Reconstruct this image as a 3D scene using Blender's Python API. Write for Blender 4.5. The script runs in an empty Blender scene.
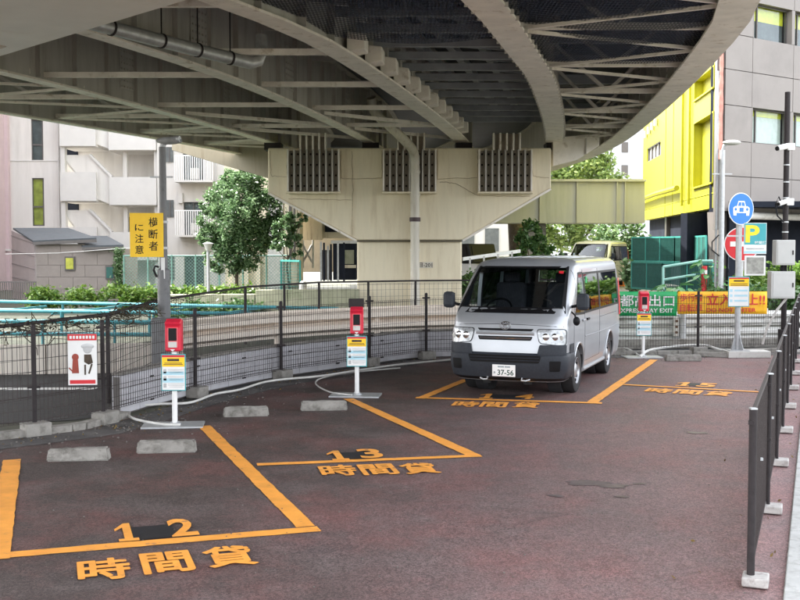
import bpy, bmesh, math, random
import numpy as np
from mathutils import Vector, Matrix
R = math.radians
S = bpy.context.scene
C = S.collection
random.seed(7); rng = np.random.default_rng(7)

# ---------------------------------------------------------------- camera, sky, sun, exposure
F_PX, CAM_H, PITCH = 1070.0, 2.14, math.atan(53/1070)
cd = bpy.data.cameras.new('camera'); cam = bpy.data.objects.new('camera', cd); C.objects.link(cam)
cam.location = (0, 0, CAM_H); cam.rotation_euler = (R(90)-PITCH, 0, 0)
cd.sensor_width = 36; cd.lens = 36*F_PX/800; cd.clip_start = .1; cd.clip_end = 3000
S.camera = cam
SUN_TO = Vector((-.85, .30, 1.25)).normalized()
sd = bpy.data.lights.new('sun', 'SUN'); sun = bpy.data.objects.new('sun', sd); C.objects.link(sun)
sd.energy = 2.2; sd.angle = R(.5); sd.color = (1, .96, .9)
sun.rotation_euler = SUN_TO.to_track_quat('Z', 'Y').to_euler(); sun.location = (-20, -10, 40)
w = bpy.data.worlds.new('World'); S.world = w; w.use_nodes = True
nt = w.node_tree; bg = nt.nodes['Background']; sky = nt.nodes.new('ShaderNodeTexSky')
sky.sky_type = 'NISHITA'; sky.sun_disc = False
sky.sun_elevation = math.asin(SUN_TO.z); sky.sun_rotation = math.atan2(SUN_TO.x, SUN_TO.y)
sky.dust_density = 3.0; sky.air_density = 1.0; sky.ozone_density = 1.0
hs = nt.nodes.new('ShaderNodeHueSaturation'); hs.inputs['Saturation'].default_value = .22
nt.links.new(sky.outputs[0], hs.inputs['Color']); nt.links.new(hs.outputs[0], bg.inputs['Color'])
bg.inputs['Strength'].default_value = .15
S.view_settings.view_transform = 'Standard'; S.view_settings.look = 'None'
S.view_settings.exposure = 3.0; S.view_settings.gamma = 1
S.render.engine = 'CYCLES'
S.cycles.max_bounces = 8; S.cycles.diffuse_bounces = 5; S.cycles.glossy_bounces = 3
S.cycles.transmission_bounces = 4; S.cycles.transparent_max_bounces = 10
S.cycles.use_denoising = True
S.cycles.caustics_reflective = False; S.cycles.caustics_refractive = False

# ---------------------------------------------------------------- pixel (800x600) to world points
_sp, _cp = math.sin(PITCH), math.cos(PITCH)
def ray(px, py):
    a, b = (px-400)/F_PX, (300-py)/F_PX
    return Vector((a, b*_sp+_cp, b*_cp-_sp))
def P(px, py, Y):
    d = ray(px, py); return Vector((0, 0, CAM_H)) + d*(Y/d.y)
def G(px, py, z=0.0):
    d = ray(px, py); return Vector((0, 0, CAM_H)) + d*((z-CAM_H)/d.z)

# ---------------------------------------------------------------- materials
MATS = {}
def mat(name, col, rough=.7, var=.12, scale=6, bump=.0, bscale=60, metal=0, spec=.5, dirt=None, dscale=1.2, dlo=.5, dhi=.72, streak=False, coat=0):
    if name in MATS: return MATS[name]
    m = bpy.data.materials.new(name); m.use_nodes = True; MATS[name] = m
    n, l = m.node_tree.nodes, m.node_tree.links
    b = n['Principled BSDF']; b.inputs['Roughness'].default_value = rough; b.inputs['Metallic'].default_value = metal
    b.inputs['Specular IOR Level'].default_value = spec
    if coat: b.inputs['Coat Weight'].default_value = coat; b.inputs['Coat Roughness'].default_value = .05
    g = n.new('ShaderNodeNewGeometry')
    mp = n.new('ShaderNodeMapping'); l.new(g.outputs['Position'], mp.inputs[0])
    if streak: mp.inputs['Scale'].default_value = (3, 3, .35)
    t = n.new('ShaderNodeTexNoise'); t.inputs['Scale'].default_value = scale; t.inputs['Detail'].default_value = 6; t.inputs['Roughness'].default_value = .6
    l.new(mp.outputs[0], t.inputs['Vector'])
    r = n.new('ShaderNodeValToRGB'); e = r.color_ramp.elements
    c = Vector(col)
    e[0].position = .3; e[1].position = .7
    e[0].color = (*(c*(1-var)), 1); e[1].color = (*[min(1, x) for x in (c*(1+var))], 1)
    l.new(t.outputs['Fac'], r.inputs[0]); out = r.outputs[0]
    if dirt:
        t2 = n.new('ShaderNodeTexNoise'); t2.inputs['Scale'].default_value = dscale; t2.inputs['Detail'].default_value = 8; t2.inputs['Roughness'].default_value = .65
        l.new(mp.outputs[0], t2.inputs['Vector'])
        r2 = n.new('ShaderNodeValToRGB'); r2.color_ramp.elements[0].position = dlo; r2.color_ramp.elements[1].position = dhi
        l.new(t2.outputs['Fac'], r2.inputs[0])
        mx = n.new('ShaderNodeMixRGB'); l.new(r2.outputs[0], mx.inputs[0]); l.new(out, mx.inputs[1]); mx.inputs[2].default_value = (*dirt, 1); out = mx.outputs[0]
    l.new(out, b.inputs['Base Color'])
    if bump:
        t3 = n.new('ShaderNodeTexNoise'); t3.inputs['Scale'].default_value = bscale; t3.inputs['Detail'].default_value = 3
        l.new(g.outputs['Position'], t3.inputs['Vector'])
        bp = n.new('ShaderNodeBump'); bp.inputs['Strength'].default_value = bump; bp.inputs['Distance'].default_value = .01
        l.new(t3.outputs['Fac'], bp.inputs['Height']); l.new(bp.outputs[0], b.inputs['Normal'])
    return m
def glass_mat(name, tint, rough=.02):
    m = bpy.data.materials.new(name); m.use_nodes = True
    n, l = m.node_tree.nodes, m.node_tree.links; n.clear()
    o = n.new('ShaderNodeOutputMaterial'); tr = n.new('ShaderNodeBsdfTransparent'); tr.inputs[0].default_value = (*tint, 1)
    gl = n.new('ShaderNodeBsdfGlossy'); gl.inputs['Roughness'].default_value = rough; gl.inputs['Color'].default_value = (.9, .95, 1, 1)
    fr = n.new('ShaderNodeFresnel'); fr.inputs[0].default_value = 1.5; mx = n.new('ShaderNodeMixShader')
    ge = n.new('ShaderNodeNewGeometry'); iv_ = n.new('ShaderNodeMath'); iv_.operation = 'SUBTRACT'; iv_.inputs[0].default_value = 1; l.new(ge.outputs['Backfacing'], iv_.inputs[1]); mu = n.new('ShaderNodeMath'); mu.operation = 'MULTIPLY'; l.new(fr.outputs[0], mu.inputs[0]); l.new(iv_.outputs[0], mu.inputs[1])
    l.new(mu.outputs[0], mx.inputs[0]); l.new(tr.outputs[0], mx.inputs[1]); l.new(gl.outputs[0], mx.inputs[2]); l.new(mx.outputs[0], o.inputs[0])
    MATS[name] = m; return m
def leaf_mat(name, c1, c2, rough=.45):
    m = bpy.data.materials.new(name); m.use_nodes = True; n, l = m.node_tree.nodes, m.node_tree.links
    b = n['Principled BSDF']; b.inputs['Roughness'].default_value = rough
    g = n.new('ShaderNodeNewGeometry'); r = n.new('ShaderNodeValToRGB')
    r.color_ramp.elements[0].color = (*c1, 1); r.color_ramp.elements[1].color = (*c2, 1)
    l.new(g.outputs['Random Per Island'], r.inputs[0]); l.new(r.outputs[0], b.inputs['Base Color'])
    b.inputs['Transmission Weight'].default_value = 0
    tl = n.new('ShaderNodeBsdfTranslucent'); l.new(r.outputs[0], tl.inputs[0]); mx = n.new('ShaderNodeMixShader'); mx.inputs[0].default_value = .3
    l.new(b.outputs[0], mx.inputs[1]); l.new(tl.outputs[0], mx.inputs[2]); l.new(mx.outputs[0], n['Material Output'].inputs[0])
    MATS[name] = m; return m

def asphalt():
    m = bpy.data.materials.new('red_asphalt'); m.use_nodes = True; n, l = m.node_tree.nodes, m.node_tree.links; b = n['Principled BSDF']
    g = n.new('ShaderNodeNewGeometry')
    def noise(sc, det=6, ro=.6):
        t = n.new('ShaderNodeTexNoise'); t.inputs['Scale'].default_value = sc; t.inputs['Detail'].default_value = det; t.inputs['Roughness'].default_value = ro
        l.new(g.outputs['Position'], t.inputs['Vector']); return t.outputs['Fac']
    def ramp(src, p0, c0, p1, c1):
        r = n.new('ShaderNodeValToRGB'); e = r.color_ramp.elements; e[0].position = p0; e[1].position = p1; e[0].color = (*c0, 1); e[1].color = (*c1, 1); l.new(src, r.inputs[0]); return r.outputs[0]
    def mix(f, a, bb, mode='MIX'):
        x = n.new('ShaderNodeMixRGB'); x.blend_type = mode
        for i, v in enumerate((f, a, bb)):
            if hasattr(v, 'links'): l.new(v, x.inputs[i])
            elif isinstance(v, float): x.inputs[i].default_value = v
            else: x.inputs[i].default_value = (*v, 1)
        return x.outputs[0]
    # zone of worn brown paving in the bays (plan line between bays and aisle), redder where the coating is intact
    vm = n.new('ShaderNodeVectorMath'); vm.operation = 'DOT_PRODUCT'; vm.inputs[1].default_value = (.86, -.25, 0); l.new(g.outputs['Position'], vm.inputs[0])
    ad = n.new('ShaderNodeMath'); ad.operation = 'ADD'; l.new(vm.outputs['Value'], ad.inputs[0])
    mu = n.new('ShaderNodeMath'); mu.operation = 'MULTIPLY'; l.new(noise(.45, 5), mu.inputs[0]); mu.inputs[1].default_value = 5.0; l.new(mu.outputs[0], ad.inputs[1])
    mr = n.new('ShaderNodeMapRange'); mr.inputs[1].default_value = -1.2; mr.inputs[2].default_value = 4.2; l.new(ad.outputs[0], mr.inputs[0])
    base = mix(mr.outputs[0], (.072, .056, .052), (.250, .158, .155))
    red = ramp(noise(.8, 7, .7), .45, (0, 0, 0), .74, (1.2, 1.2, 1.2))
    base = mix(mix(1.0, red, (.45, .45, .45), 'MULTIPLY'), base, (.27, .100, .092))
    wear = ramp(noise(1.3, 8, .65), .46, (0, 0, 0), .76, (.7, .7, .7))
    base = mix(wear, base, (.155, .128, .124))
    oil = ramp(noise(.9, 4, .5), .63, (0, 0, 0), .72, (.5, .5, .5))
    base = mix(oil, base, (.075, .062, .064))
    sp = mix(1.0, ramp(noise(130, 2), .36, (.62, .62, .62), .66, (1.42, 1.42, 1.42)), ramp(noise(7, 9, .75), .36, (.88, .88, .88), .66, (1.12, 1.12, 1.12)), 'MULTIPLY')
    base = mix(1.0, base, sp, 'MULTIPLY')
    # fine cracks and sealed joints
    t0 = n.new('ShaderNodeTexNoise'); t0.inputs['Scale'].default_value = 2.2; t0.inputs['Detail'].default_value = 6; l.new(g.outputs['Position'], t0.inputs['Vector'])
    peb = n.new('ShaderNodeTexVoronoi'); peb.inputs['Scale'].default_value = 75; l.new(g.outputs['Position'], peb.inputs['Vector'])
    pr_ = n.new('ShaderNodeRGBToBW'); l.new(peb.outputs['Color'], pr_.inputs[0]); base = mix(1.0, base, ramp(pr_.outputs[0], .25, (.72, .72, .72), .75, (1.32, 1.30, 1.30)), 'MULTIPLY')
    va_ = n.new('ShaderNodeVectorMath'); va_.operation = 'MULTIPLY_ADD'; va_.inputs[1].default_value = (.55, .55, 0); l.new(t0.outputs['Color'], va_.inputs[0]); l.new(g.outputs['Position'], va_.inputs[2])
    vc = n.new('ShaderNodeTexVoronoi'); vc.feature = 'DISTANCE_TO_EDGE'; vc.inputs['Scale'].default_value = .42; l.new(va_.outputs[0], vc.inputs['Vector'])
    ck = ramp(vc.outputs['Distance'], .0015, (1, 1, 1), .0055, (0, 0, 0)); ck = mix(1.0, ck, ramp(noise(.35, 3), .46, (0, 0, 0), .56, (.4, .4, .4)), 'MULTIPLY')
    base = mix(ck, base, (.035, .03, .03))
    v = n.new('ShaderNodeTexVoronoi'); v.inputs['Scale'].default_value = 120; l.new(g.outputs['Position'], v.inputs['Vector'])
    pale = ramp(v.outputs['Distance'], .06, (.5, .5, .5), .12, (0, 0, 0))
    base = mix(pale, base, (.42, .38, .38))
    l.new(base, b.inputs['Base Color']); b.inputs['Roughness'].default_value = .62; b.inputs['Specular IOR Level'].default_value = .35
    bp = n.new('ShaderNodeBump'); bp.inputs['Strength'].default_value = .7; bp.inputs['Distance'].default_value = .006; l.new(noise(140, 3), bp.inputs['Height']); l.new(bp.outputs[0], b.inputs['Normal'])
    MATS['asphalt'] = m
asphalt()
mat('steel', (.50, .475, .445), .6, .10, 1.5, .12, 30, dirt=(.32, .29, .25), dscale=1.6, dlo=.5, dhi=.8, streak=True)
mat('flange', (.82, .765, .70), .6, .12, 2.5, .15, 40, dirt=(.50, .42, .33), dscale=4, dlo=.56, dhi=.70)
mat('decksteel', (.25, .262, .285), .55, .25, 2)
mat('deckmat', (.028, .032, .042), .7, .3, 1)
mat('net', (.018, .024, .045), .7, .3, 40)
mat('capm', (.80, .715, .54), .7, .07, 1.3, .2, 25, dirt=(.62, .53, .38), dscale=1.3, dlo=.48, dhi=.72, streak=True)
mat('conc', (.27, .255, .232), .9, .18, 9, .6, 50, dirt=(.13, .12, .105), dscale=7, dlo=.48, dhi=.68)
mat('blockm', (.50, .49, .515), .8, .08, 5, .4, 80, dirt=(.34, .335, .35), dscale=4, dlo=.55, dhi=.8)
mat('palewall', (.66, .60, .53), .8, .1, 3, .2, 50, dirt=(.3, .27, .24), dscale=4, streak=True)
mat('orange', (.90, .37, .06), .6, .14, 5, .3, 90, dirt=(.34, .17, .09), dscale=7, dlo=.60, dhi=.70)
mat('blackpatch', (.012, .012, .015), .6, .3, 20)
mat('white', (.78, .78, .77), .4, .04, 8)
mat('dullwhite', (.60, .59, .56), .6, .1, 5, dirt=(.35, .33, .3), dscale=5)
mat('galv', (.45, .46, .47), .45, .12, 12, metal=.4)
mat('darkpost', (.030, .025, .026), .6, .2, 20, spec=.2)
mat('wire', (.045, .036, .035), .6, .2, 20, spec=.2)
mat('rust', (.13, .075, .05), .9, .4, 30)
mat('fasciam', (.36, .32, .24), .7, .08, 2, dirt=(.28, .24, .17), dscale=2, streak=True)
mat('pipem', (.62, .58, .50), .45, .1, 8, dirt=(.42, .36, .28), dscale=4, streak=True)
mat('bigpipe', (.44, .445, .45), .4, .2, 8, metal=.3)
mat('teal', (.05, .25, .29), .5, .12, 8)
mat('darkteal', (.018, .10, .082), .6, .15, 8)
mat('red', (.62, .02, .05), .35, .08, 8)
mat('redsign', (.60, .02, .03), .4, .05, 8)
mat('blue', (.008, .17, .62), .35, .04, 8)
mat('yellow', (.88, .46, .015), .5, .06, 8)
mat('yellowsign', (1.0, .60, .01), .45, .04, 8)
mat('green', (.0, .33, .09), .45, .05, 8)
mat('black', (.004, .004, .005), .5, .2, 10, spec=.25)
mat('tealsign', (.05, .36, .40), .4, .05, 8)
mat('paleblue', (.42, .66, .76), .5, .06, 8)
mat('cream', (.70, .69, .58), .35, .05, 4, coat=.4)
mat('silver', (.385, .40, .425), .36, .03, 5, metal=.5, coat=.4)
mat('chrome', (.75, .76, .78), .12, .02, 5, metal=1)
mat('lamp', (.30, .315, .33), .25, .5, 18, metal=.3, bump=.25, bscale=12, coat=1)
mat('bumper', (.026, .030, .038), .55, .15, 30, .1, 200, spec=.25)
mat('tyre', (.016, .016, .017), .8, .2, 30)
mat('rim', (.42, .43, .45), .35, .1, 12, metal=.7)
mat('interior', (.03, .03, .034), .8, .2, 10)
mat('seatm', (.06, .06, .07), .8, .2, 10)
mat('yellowwall', (.34, .325, .004), .6, .08, 1.2, dirt=(.22, .22, .008), dscale=2, dlo=.6, dhi=.9)
mat('greypanel', (.235, .208, .192), .5, .05, .8, dirt=(.19, .168, .155), dscale=.5)
mat('apart', (.60, .58, .55), .8, .05, 1, .1, 30, dirt=(.50, .48, .45), dscale=.8, streak=True)
mat('apartwhite', (.55, .54, .52), .8, .04, 2)
mat('pinkwall', (.50, .39, .40), .8, .05, 2)
mat('tilem', (.25, .218, .197), .8, .08, 3, .2, 40)
mat('roofm', (.06, .068, .075), .8, .1, 5)
mat('tanwall', (.70, .62, .47), .8, .08, 2, dirt=(.35, .28, .2), dscale=2, streak=True)
mat('olive', (.43, .42, .335), .7, .06, 1, dirt=(.33, .33, .245), dscale=.7, streak=True)
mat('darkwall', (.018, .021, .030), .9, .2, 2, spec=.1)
mat('winframe', (.10, .09, .085), .5, .1, 10)
mat('curtain', (.42, .43, .06), .7, .3, 3)
mat('room', (.10, .11, .11), .7, .3, 3)
mat('blind', (.72, .74, .66), .7, .1, 5)
mat('wood', (.07, .05, .035), .8, .4, 20)
mat('bark', (.09, .07, .05), .9, .4, 12, .6, 40)
mat('paver', (.40, .40, .385), .85, .1, 9, .4, 80, dirt=(.26, .26, .24), dscale=10)
mat('road', (.035, .035, .036), .8, .2, 6, .3, 120)
mat('soil', (.085, .085, .06), .9, .3, 3, .5, 30)
mat('cablem', (.66, .65, .62), .5, .08, 10)
mat('salmon', (.60, .25, .2), .7, .3, 4)
mat('conem', (.85, .25, .02), .5, .05, 5)
mat('farwhite', (.45, .47, .50), .8, .05, 1)
glass_mat('glass', (.86, .90, .90)); glass_mat('tint', (.10, .13, .13)); glass_mat('winglass', (.40, .44, .46))
leaf_mat('leafdark', (.035, .095, .030), (.26, .38, .19), .25)
leaf_mat('leafbright', (.06, .15, .02), (.20, .30, .05), .5)
leaf_mat('leafmid', (.035, .10, .03), (.12, .22, .06), .45)
leaf_mat('leafpale', (.16, .26, .08), (.34, .42, .16), .5)
leaf_mat('leafbig', (.06, .20, .05), (.12, .34, .10), .4)
leaf_mat('vinem', (.035, .025, .02), (.10, .085, .05), .8)

# ---------------------------------------------------------------- mesh collector
class MB:
    def __init__(s): s.v = []; s.f = []; s.mi = []; s.cur = 0
    def add(s, vs, fs):
        o = len(s.v); s.v += [tuple(x) for x in vs]; s.f += [tuple(i+o for i in f) for f in fs]; s.mi += [s.cur]*len(fs); return s
    def box(s, c, d, rz=0, M=None):
        x, y, z = d[0]/2, d[1]/2, d[2]/2
        vs = [Vector((i*x, j*y, k*z)) for i in (-1, 1) for j in (-1, 1) for k in (-1, 1)]
        if M is not None: vs = [M @ v for v in vs]
        if rz: m = Matrix.Rotation(rz, 3, 'Z'); vs = [m @ v for v in vs]
        c = Vector(c)
        return s.add([v+c for v in vs], [(0, 1, 3, 2), (4, 6, 7, 5), (0, 4, 5, 1), (2, 3, 7, 6), (0, 2, 6, 4), (1, 5, 7, 3)])
    def beam(s, a, b, wd, ht, up=(0, 0, 1)):     # box from a to b, width wd across, height ht along up
        a, b = Vector(a), Vector(b); d = b-a; L = d.length
        if L < 1e-6: return s
        d /= L; u = Vector(up)
        if abs(d.dot(u)) > .98: u = Vector((0, 1, 0))
        r = d.cross(u).normalized(); u = r.cross(d)
        q = [(-1, -1), (1, -1), (1, 1), (-1, 1)]
        vs = [p + r*(i*wd/2) + u*(j*ht/2) for p in (a, b) for i, j in q]
        return s.add(vs, [(3, 2, 1, 0), (4, 5, 6, 7), (0, 1, 5, 4), (1, 2, 6, 5), (2, 3, 7, 6), (3, 0, 4, 7)])
    def tube(s, pts, r, n=8, caps=True):
        pts = [Vector(p) for p in pts]; rr = r if isinstance(r, (list, tuple)) else [r]*len(pts); rings = []
        t0 = (pts[1]-pts[0]).normalized(); u = Vector((0, 0, 1)) if abs(t0.z) < .9 else Vector((1, 0, 0)); u = (u - t0*u.dot(t0)).normalized()
        for i, p in enumerate(pts):
            t = (pts[min(i+1, len(pts)-1)]-pts[max(i-1, 0)]).normalized(); u = (u-t*u.dot(t)).normalized(); v = t.cross(u)
            rings.append([p+(u*math.cos(2*math.pi*k/n)+v*math.sin(2*math.pi*k/n))*rr[i] for k in range(n)])
        fs = [(i*n+k, i*n+(k+1) % n, (i+1)*n+(k+1) % n, (i+1)*n+k) for i in range(len(pts)-1) for k in range(n)]
        if caps: fs += [tuple(range(n))[::-1], tuple((len(pts)-1)*n+k for k in range(n))]
        return s.add([q for rg in rings for q in rg], fs)
    def cyl(s, a, b, r, n=16): return s.tube([a, b], r, n)
    def prism(s, poly, ext):                    # polygon (3D points) extruded by vector ext
        n = len(poly); ext = Vector(ext); vs = [Vector(p) for p in poly]; vs += [p+ext for p in vs]
        return s.add(vs, [tuple(range(n))[::-1], tuple(range(n, 2*n))]+[(i, (i+1) % n, n+(i+1) % n, n+i) for i in range(n)])
    def poly(s, pts): return s.add(pts, [tuple(range(len(pts)))])
    def sphere(s, c, r, nu=12, nv=8, sc=(1, 1, 1)):
        c = Vector(c); vs = []; fs = []
        for j in range(nv+1):
            for i in range(nu):
                a, b = 2*math.pi*i/nu, math.pi*j/nv
                vs.append(c+Vector((r*sc[0]*math.sin(b)*math.cos(a), r*sc[1]*math.sin(b)*math.sin(a), r*sc[2]*math.cos(b))))
        for j in range(nv):
            for i in range(nu): fs.append((j*nu+i, (j+1)*nu+i, (j+1)*nu+(i+1) % nu, j*nu+(i+1) % nu))
        return s.add(vs, fs)
    def build(s, name, m, parent=None, smooth=False, bevel=0, world=False, loc=None, **props):
        """world=True: vertices are world points and are moved into the parent's frame"""
        me = bpy.data.meshes.new(name)
        vs = s.v
        off = None
        if world and parent is not None:
            mw = world_inv(parent); vs = [tuple(mw @ Vector(v)) for v in vs]
        if loc is not None: L = Vector(loc); vs = [tuple(Vector(v)-L) for v in vs]
        me.from_pydata(vs, [], s.f)
        ms = m if isinstance(m, (list, tuple)) else [m]
        for x in ms: me.materials.append(MATS[x] if isinstance(x, str) else x)
        if len(ms) > 1: me.polygons.foreach_set('material_index', s.mi)
        bm = bmesh.new(); bm.from_mesh(me); bmesh.ops.recalc_face_normals(bm, faces=bm.faces); bm.to_mesh(me); bm.free()
        if smooth:
            me.polygons.foreach_set('use_smooth', [True]*len(me.polygons)); me.set_sharp_from_angle(angle=R(38))
        o = bpy.data.objects.new(name, me); C.objects.link(o)
        if parent is not None: o.parent = parent
        if loc is not None: o.location = loc
        if bevel:
            b = o.modifiers.new('bevel', 'BEVEL'); b.width = bevel; b.segments = 2; b.limit_method = 'ANGLE'
        for k, v in props.items(): o[k] = v
        return o
def world_inv(o):
    m = Matrix.Identity(4)
    chain = []
    while o is not None: chain.append(o); o = o.parent
    for q in reversed(chain): m = m @ q.matrix_basis
    return m.inverted()
def thing(name, label, cat, loc=(0, 0, 0), rz=0, group=None):
    o = bpy.data.objects.new(name, None); C.objects.link(o); o.location = loc; o.rotation_euler = (0, 0, rz); o.empty_display_size = .2
    o['label'] = label; o['category'] = cat
    if group: o['group'] = group
    return o
def tag(o, label, cat, group=None):
    o['label'] = label; o['category'] = cat
    if group: o['group'] = group
    return o
def inst(src, parent, loc, rot=(0, 0, 0), scale=(1, 1, 1), name=None):   # same mesh again
    o = bpy.data.objects.new(name or src.name.split('.')[0], src.data if hasattr(src, 'data') else src); C.objects.link(o)
    if parent is not None: o.parent = parent
    o.location = loc; o.rotation_euler = rot; o.scale = scale; return o
def copy_tree(o, parent=None):
    c = o.copy(); C.objects.link(c); c.parent = parent
    for ch in list(o.children): copy_tree(ch, c)
    return c
def struct(mb, name, m, **k): return mb.build(name, m, kind='structure', **k)
_tc = {}
def thicken(me, d):          # heavier strokes: the glyph laid several times, a hair apart
    vs = [v.co.copy() for v in me.vertices]; fs = [tuple(p.vertices) for p in me.polygons]; V = []; F = []
    for k, (x, y) in enumerate([(0, 0), (d, 0), (-d, 0), (0, d), (0, -d), (d*.7, d*.7), (-d*.7, d*.7), (d*.7, -d*.7), (-d*.7, -d*.7)]):
        o = len(V); V += [(v.x+x, v.y+y, k*.00012) for v in vs]; F += [tuple(i+o for i in f) for f in fs]
    m = bpy.data.meshes.new('lettering'); m.from_pydata(V, [], F); return m
def text_data(s, m, bold=0.0, extrude=.0015):
    k = (s, m, bold, extrude)
    if k in _tc: return _tc[k]
    if s == '1':
        p = [(-.5, .20), (-.05, .5), (.25, .5), (.25, -.36), (.5, -.36), (.5, -.5), (-.4, -.5), (-.4, -.36), (-.13, -.36), (-.13, .26), (-.5, .08)]
        me = bpy.data.meshes.new('lettering'); me.from_pydata([(a, b, 0) for a, b in p], [], [tuple(range(len(p)))[::-1]]); me.materials.append(MATS[m]); _tc[k] = me; return me
    sh = 0
    if bold >= .035: sh, bold = .022, .006
    cu = bpy.data.curves.new('lettering', 'FONT'); cu.body = s; cu.size = 1; cu.align_x = 'CENTER'; cu.align_y = 'CENTER'; cu.offset = bold; cu.extrude = 0; cu.resolution_u = 3
    o = bpy.data.objects.new('t', cu); C.objects.link(o)
    dg = bpy.context.evaluated_depsgraph_get(); me = bpy.data.meshes.new_from_object(o.evaluated_get(dg))
    bpy.data.objects.remove(o); me = thicken(me, sh) if sh else me; n = len(me.vertices); a = np.empty(n*3, dtype=np.float32); me.vertices.foreach_get('co', a); a = a.reshape(-1, 3)
    lo, hi = a.min(0), a.max(0); a[:, 0] -= (lo[0]+hi[0])/2; a[:, 1] -= (lo[1]+hi[1])/2
    a[:, 0] /= (hi[0]-lo[0]); a[:, 1] /= (hi[1]-lo[1])
    me.vertices.foreach_set('co', a.ravel()); me.materials.clear(); me.materials.append(MATS[m] if isinstance(m, str) else m); me.update()
    _tc[k] = me; return me
def text(s, m, parent, c, right, up, wd, ht, name='lettering', bold=0.0):
    """flat lettering centred at c (in parent frame), wd wide along right, ht high along up"""
    me = text_data(s, m, bold); o = bpy.data.objects.new(name, me); C.objects.link(o); o.parent = parent
    r, u = Vector(right).normalized(), Vector(up).normalized(); nn = r.cross(u).normalized()
    M = Matrix.Identity(4)
    for i in range(3): M[i][0] = r[i]*wd; M[i][1] = u[i]*ht; M[i][2] = nn[i]; M[i][3] = c[i]
    o.matrix_basis = M; return o

def catmull(pts, n=8):
    pts = [Vector(p) for p in pts]; out = []
    for i in range(len(pts)-1):
        p0, p1, p2, p3 = pts[max(i-1, 0)], pts[i], pts[i+1], pts[min(i+2, len(pts)-1)]
        for k in range(n):
            t = k/n; out.append(.5*((2*p1)+(p2-p0)*t+(2*p0-5*p1+4*p2-p3)*t*t+(3*p1-p0-3*p2+p3)*t**3))
    return out+[pts[-1]]

# ---------------------------------------------------------------- ground and setting
m = MB(); m.poly([(-400, -60, -.012), (400, -60, -.012), (400, 900, -.012), (-400, 900, -.012)]); struct(m, 'ground', 'soil')
FD = Vector((.39, 1, 0)).normalized()           # direction of the right-hand fence
FN = Vector((FD.y, -FD.x, 0))                   # to its right
FB = Vector((2.22, 6.68, 0))
a0, a1 = FB-FD*14, FB+FD*17.5
e = .20
lot_edge = [(-9, -8), (-9, 6.5), (-6.2, 10.6), (-4.25, 12.3), (-3.3, 13.6), (-2.5, 15.6), (-1.7, 17.6), (-.4, 19.4), (.9, 20.75), (3, 21.35), (6, 21.7), (9.2, 22.2)]
m = MB(); pts = [(a1+FN*e).to_2d(), (a0+FN*e).to_2d()]
m.poly([(*p, 0) for p in lot_edge]+[(pts[0].x, pts[0].y, 0), (pts[1].x, pts[1].y, 0)]); struct(m, 'parking_lot', 'asphalt')
# ramp road behind the fence, raised road further back on the right
m = MB(); m.poly([(-60, 8, -.005), (-9, 11.5, -.005), (-4, 13.2, -.005), (0, 20, -.005), (12, 22.3, -.005), (40, 24, -.005), (40, 30, -.005), (3, 28.5, -.005), (-3, 25, -.005), (-5, 18.6, -.005), (-60, 17, -.005)]); struct(m, 'ramp_road', 'road')
m = MB(); m.prism([(1.5, 35, -.1), (40, 35, -.1), (60, 120, -.1), (-2, 120, -.1)], (0, 0, .52)); struct(m, 'raised_road', 'conc')
m = MB(); m.beam((-14, 15.9, .002), (-4.6, 16.1, .002), .22, .006); struct(m, 'sunlit_line', 'white')  # strip of sunlight on the ramp, drawn as a white line
# sidewalk slab and pavers
sw = thing('sidewalk', 'pale paved sidewalk', 'sidewalk', (0, 0, 0)); del sw['category']; del sw['label']; sw['kind'] = 'structure'
m = MB(); q = [a0+FN*.2, a1+FN*.2, a1+FN*4, a0+FN*4]; m.prism([(p.x, p.y, -.1) for p in q], (0, 0, .115)); m.build('sidewalk_bed', 'conc', sw)
m = MB(); m.box((0, 0, 0), (.29, .29, .05)); pv = m.build('paver', 'paver', sw, bevel=.006)
pv.location = a0+FN*.4; k0 = True
rzf = math.atan2(FD.y, FD.x)
for i in range(60):
    for j in range(4):
        p = FB+FD*(-.9+.3*i+(.15 if j % 2 else 0))+FN*(.2+.15+.3*j); z = .012+random.uniform(0, .006)
        if p.y < 4.8: continue
        inst(pv, sw, (p.x, p.y, z), (random.uniform(-.01, .01), random.uniform(-.01, .01), rzf)).modifiers.new('bevel', 'BEVEL').width = .006
pv.location = (FB-FD*.9+FN*.35) + Vector((0, 0, .012)); pv.rotation_euler[2] = rzf

# concrete gutter strip in front of the left fence
fen = [Vector((*p, 0)) for p in [(-12, 5.6), (-7.2, 9.6), (-4.16, 12.1), (-3.6, 12.9), (-2.92, 15.2), (-1.93, 17.3), (-.55, 19.2), (.5, 20.4), (2.6, 21.0), (4.3, 21.2), (5.95, 21.3), (7.9, 21.9)]]
def offs(pl, d):
    out = []
    for i, p in enumerate(pl):
        t = (pl[min(i+1, len(pl)-1)]-pl[max(i-1, 0)]).normalized(); out.append(p+Vector((t.y, -t.x, 0))*d)
    return out
fs_ = catmull(fen, 4)
m = MB(); A = offs(fs_, .12); B = offs(fs_, .62)
for i in range(len(A)-1): m.poly([A[i]+Vector((0, 0, .004)), B[i]+Vector((0, 0, .004)), B[i+1]+Vector((0, 0, .004)), A[i+1]+Vector((0, 0, .004))])
struct(m, 'gutter_strip', mat('gutter', (.12, .112, .108), .9, .2, 3, .5, 60, dirt=(.05, .045, .045), dscale=2, dlo=.4, dhi=.65))
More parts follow.
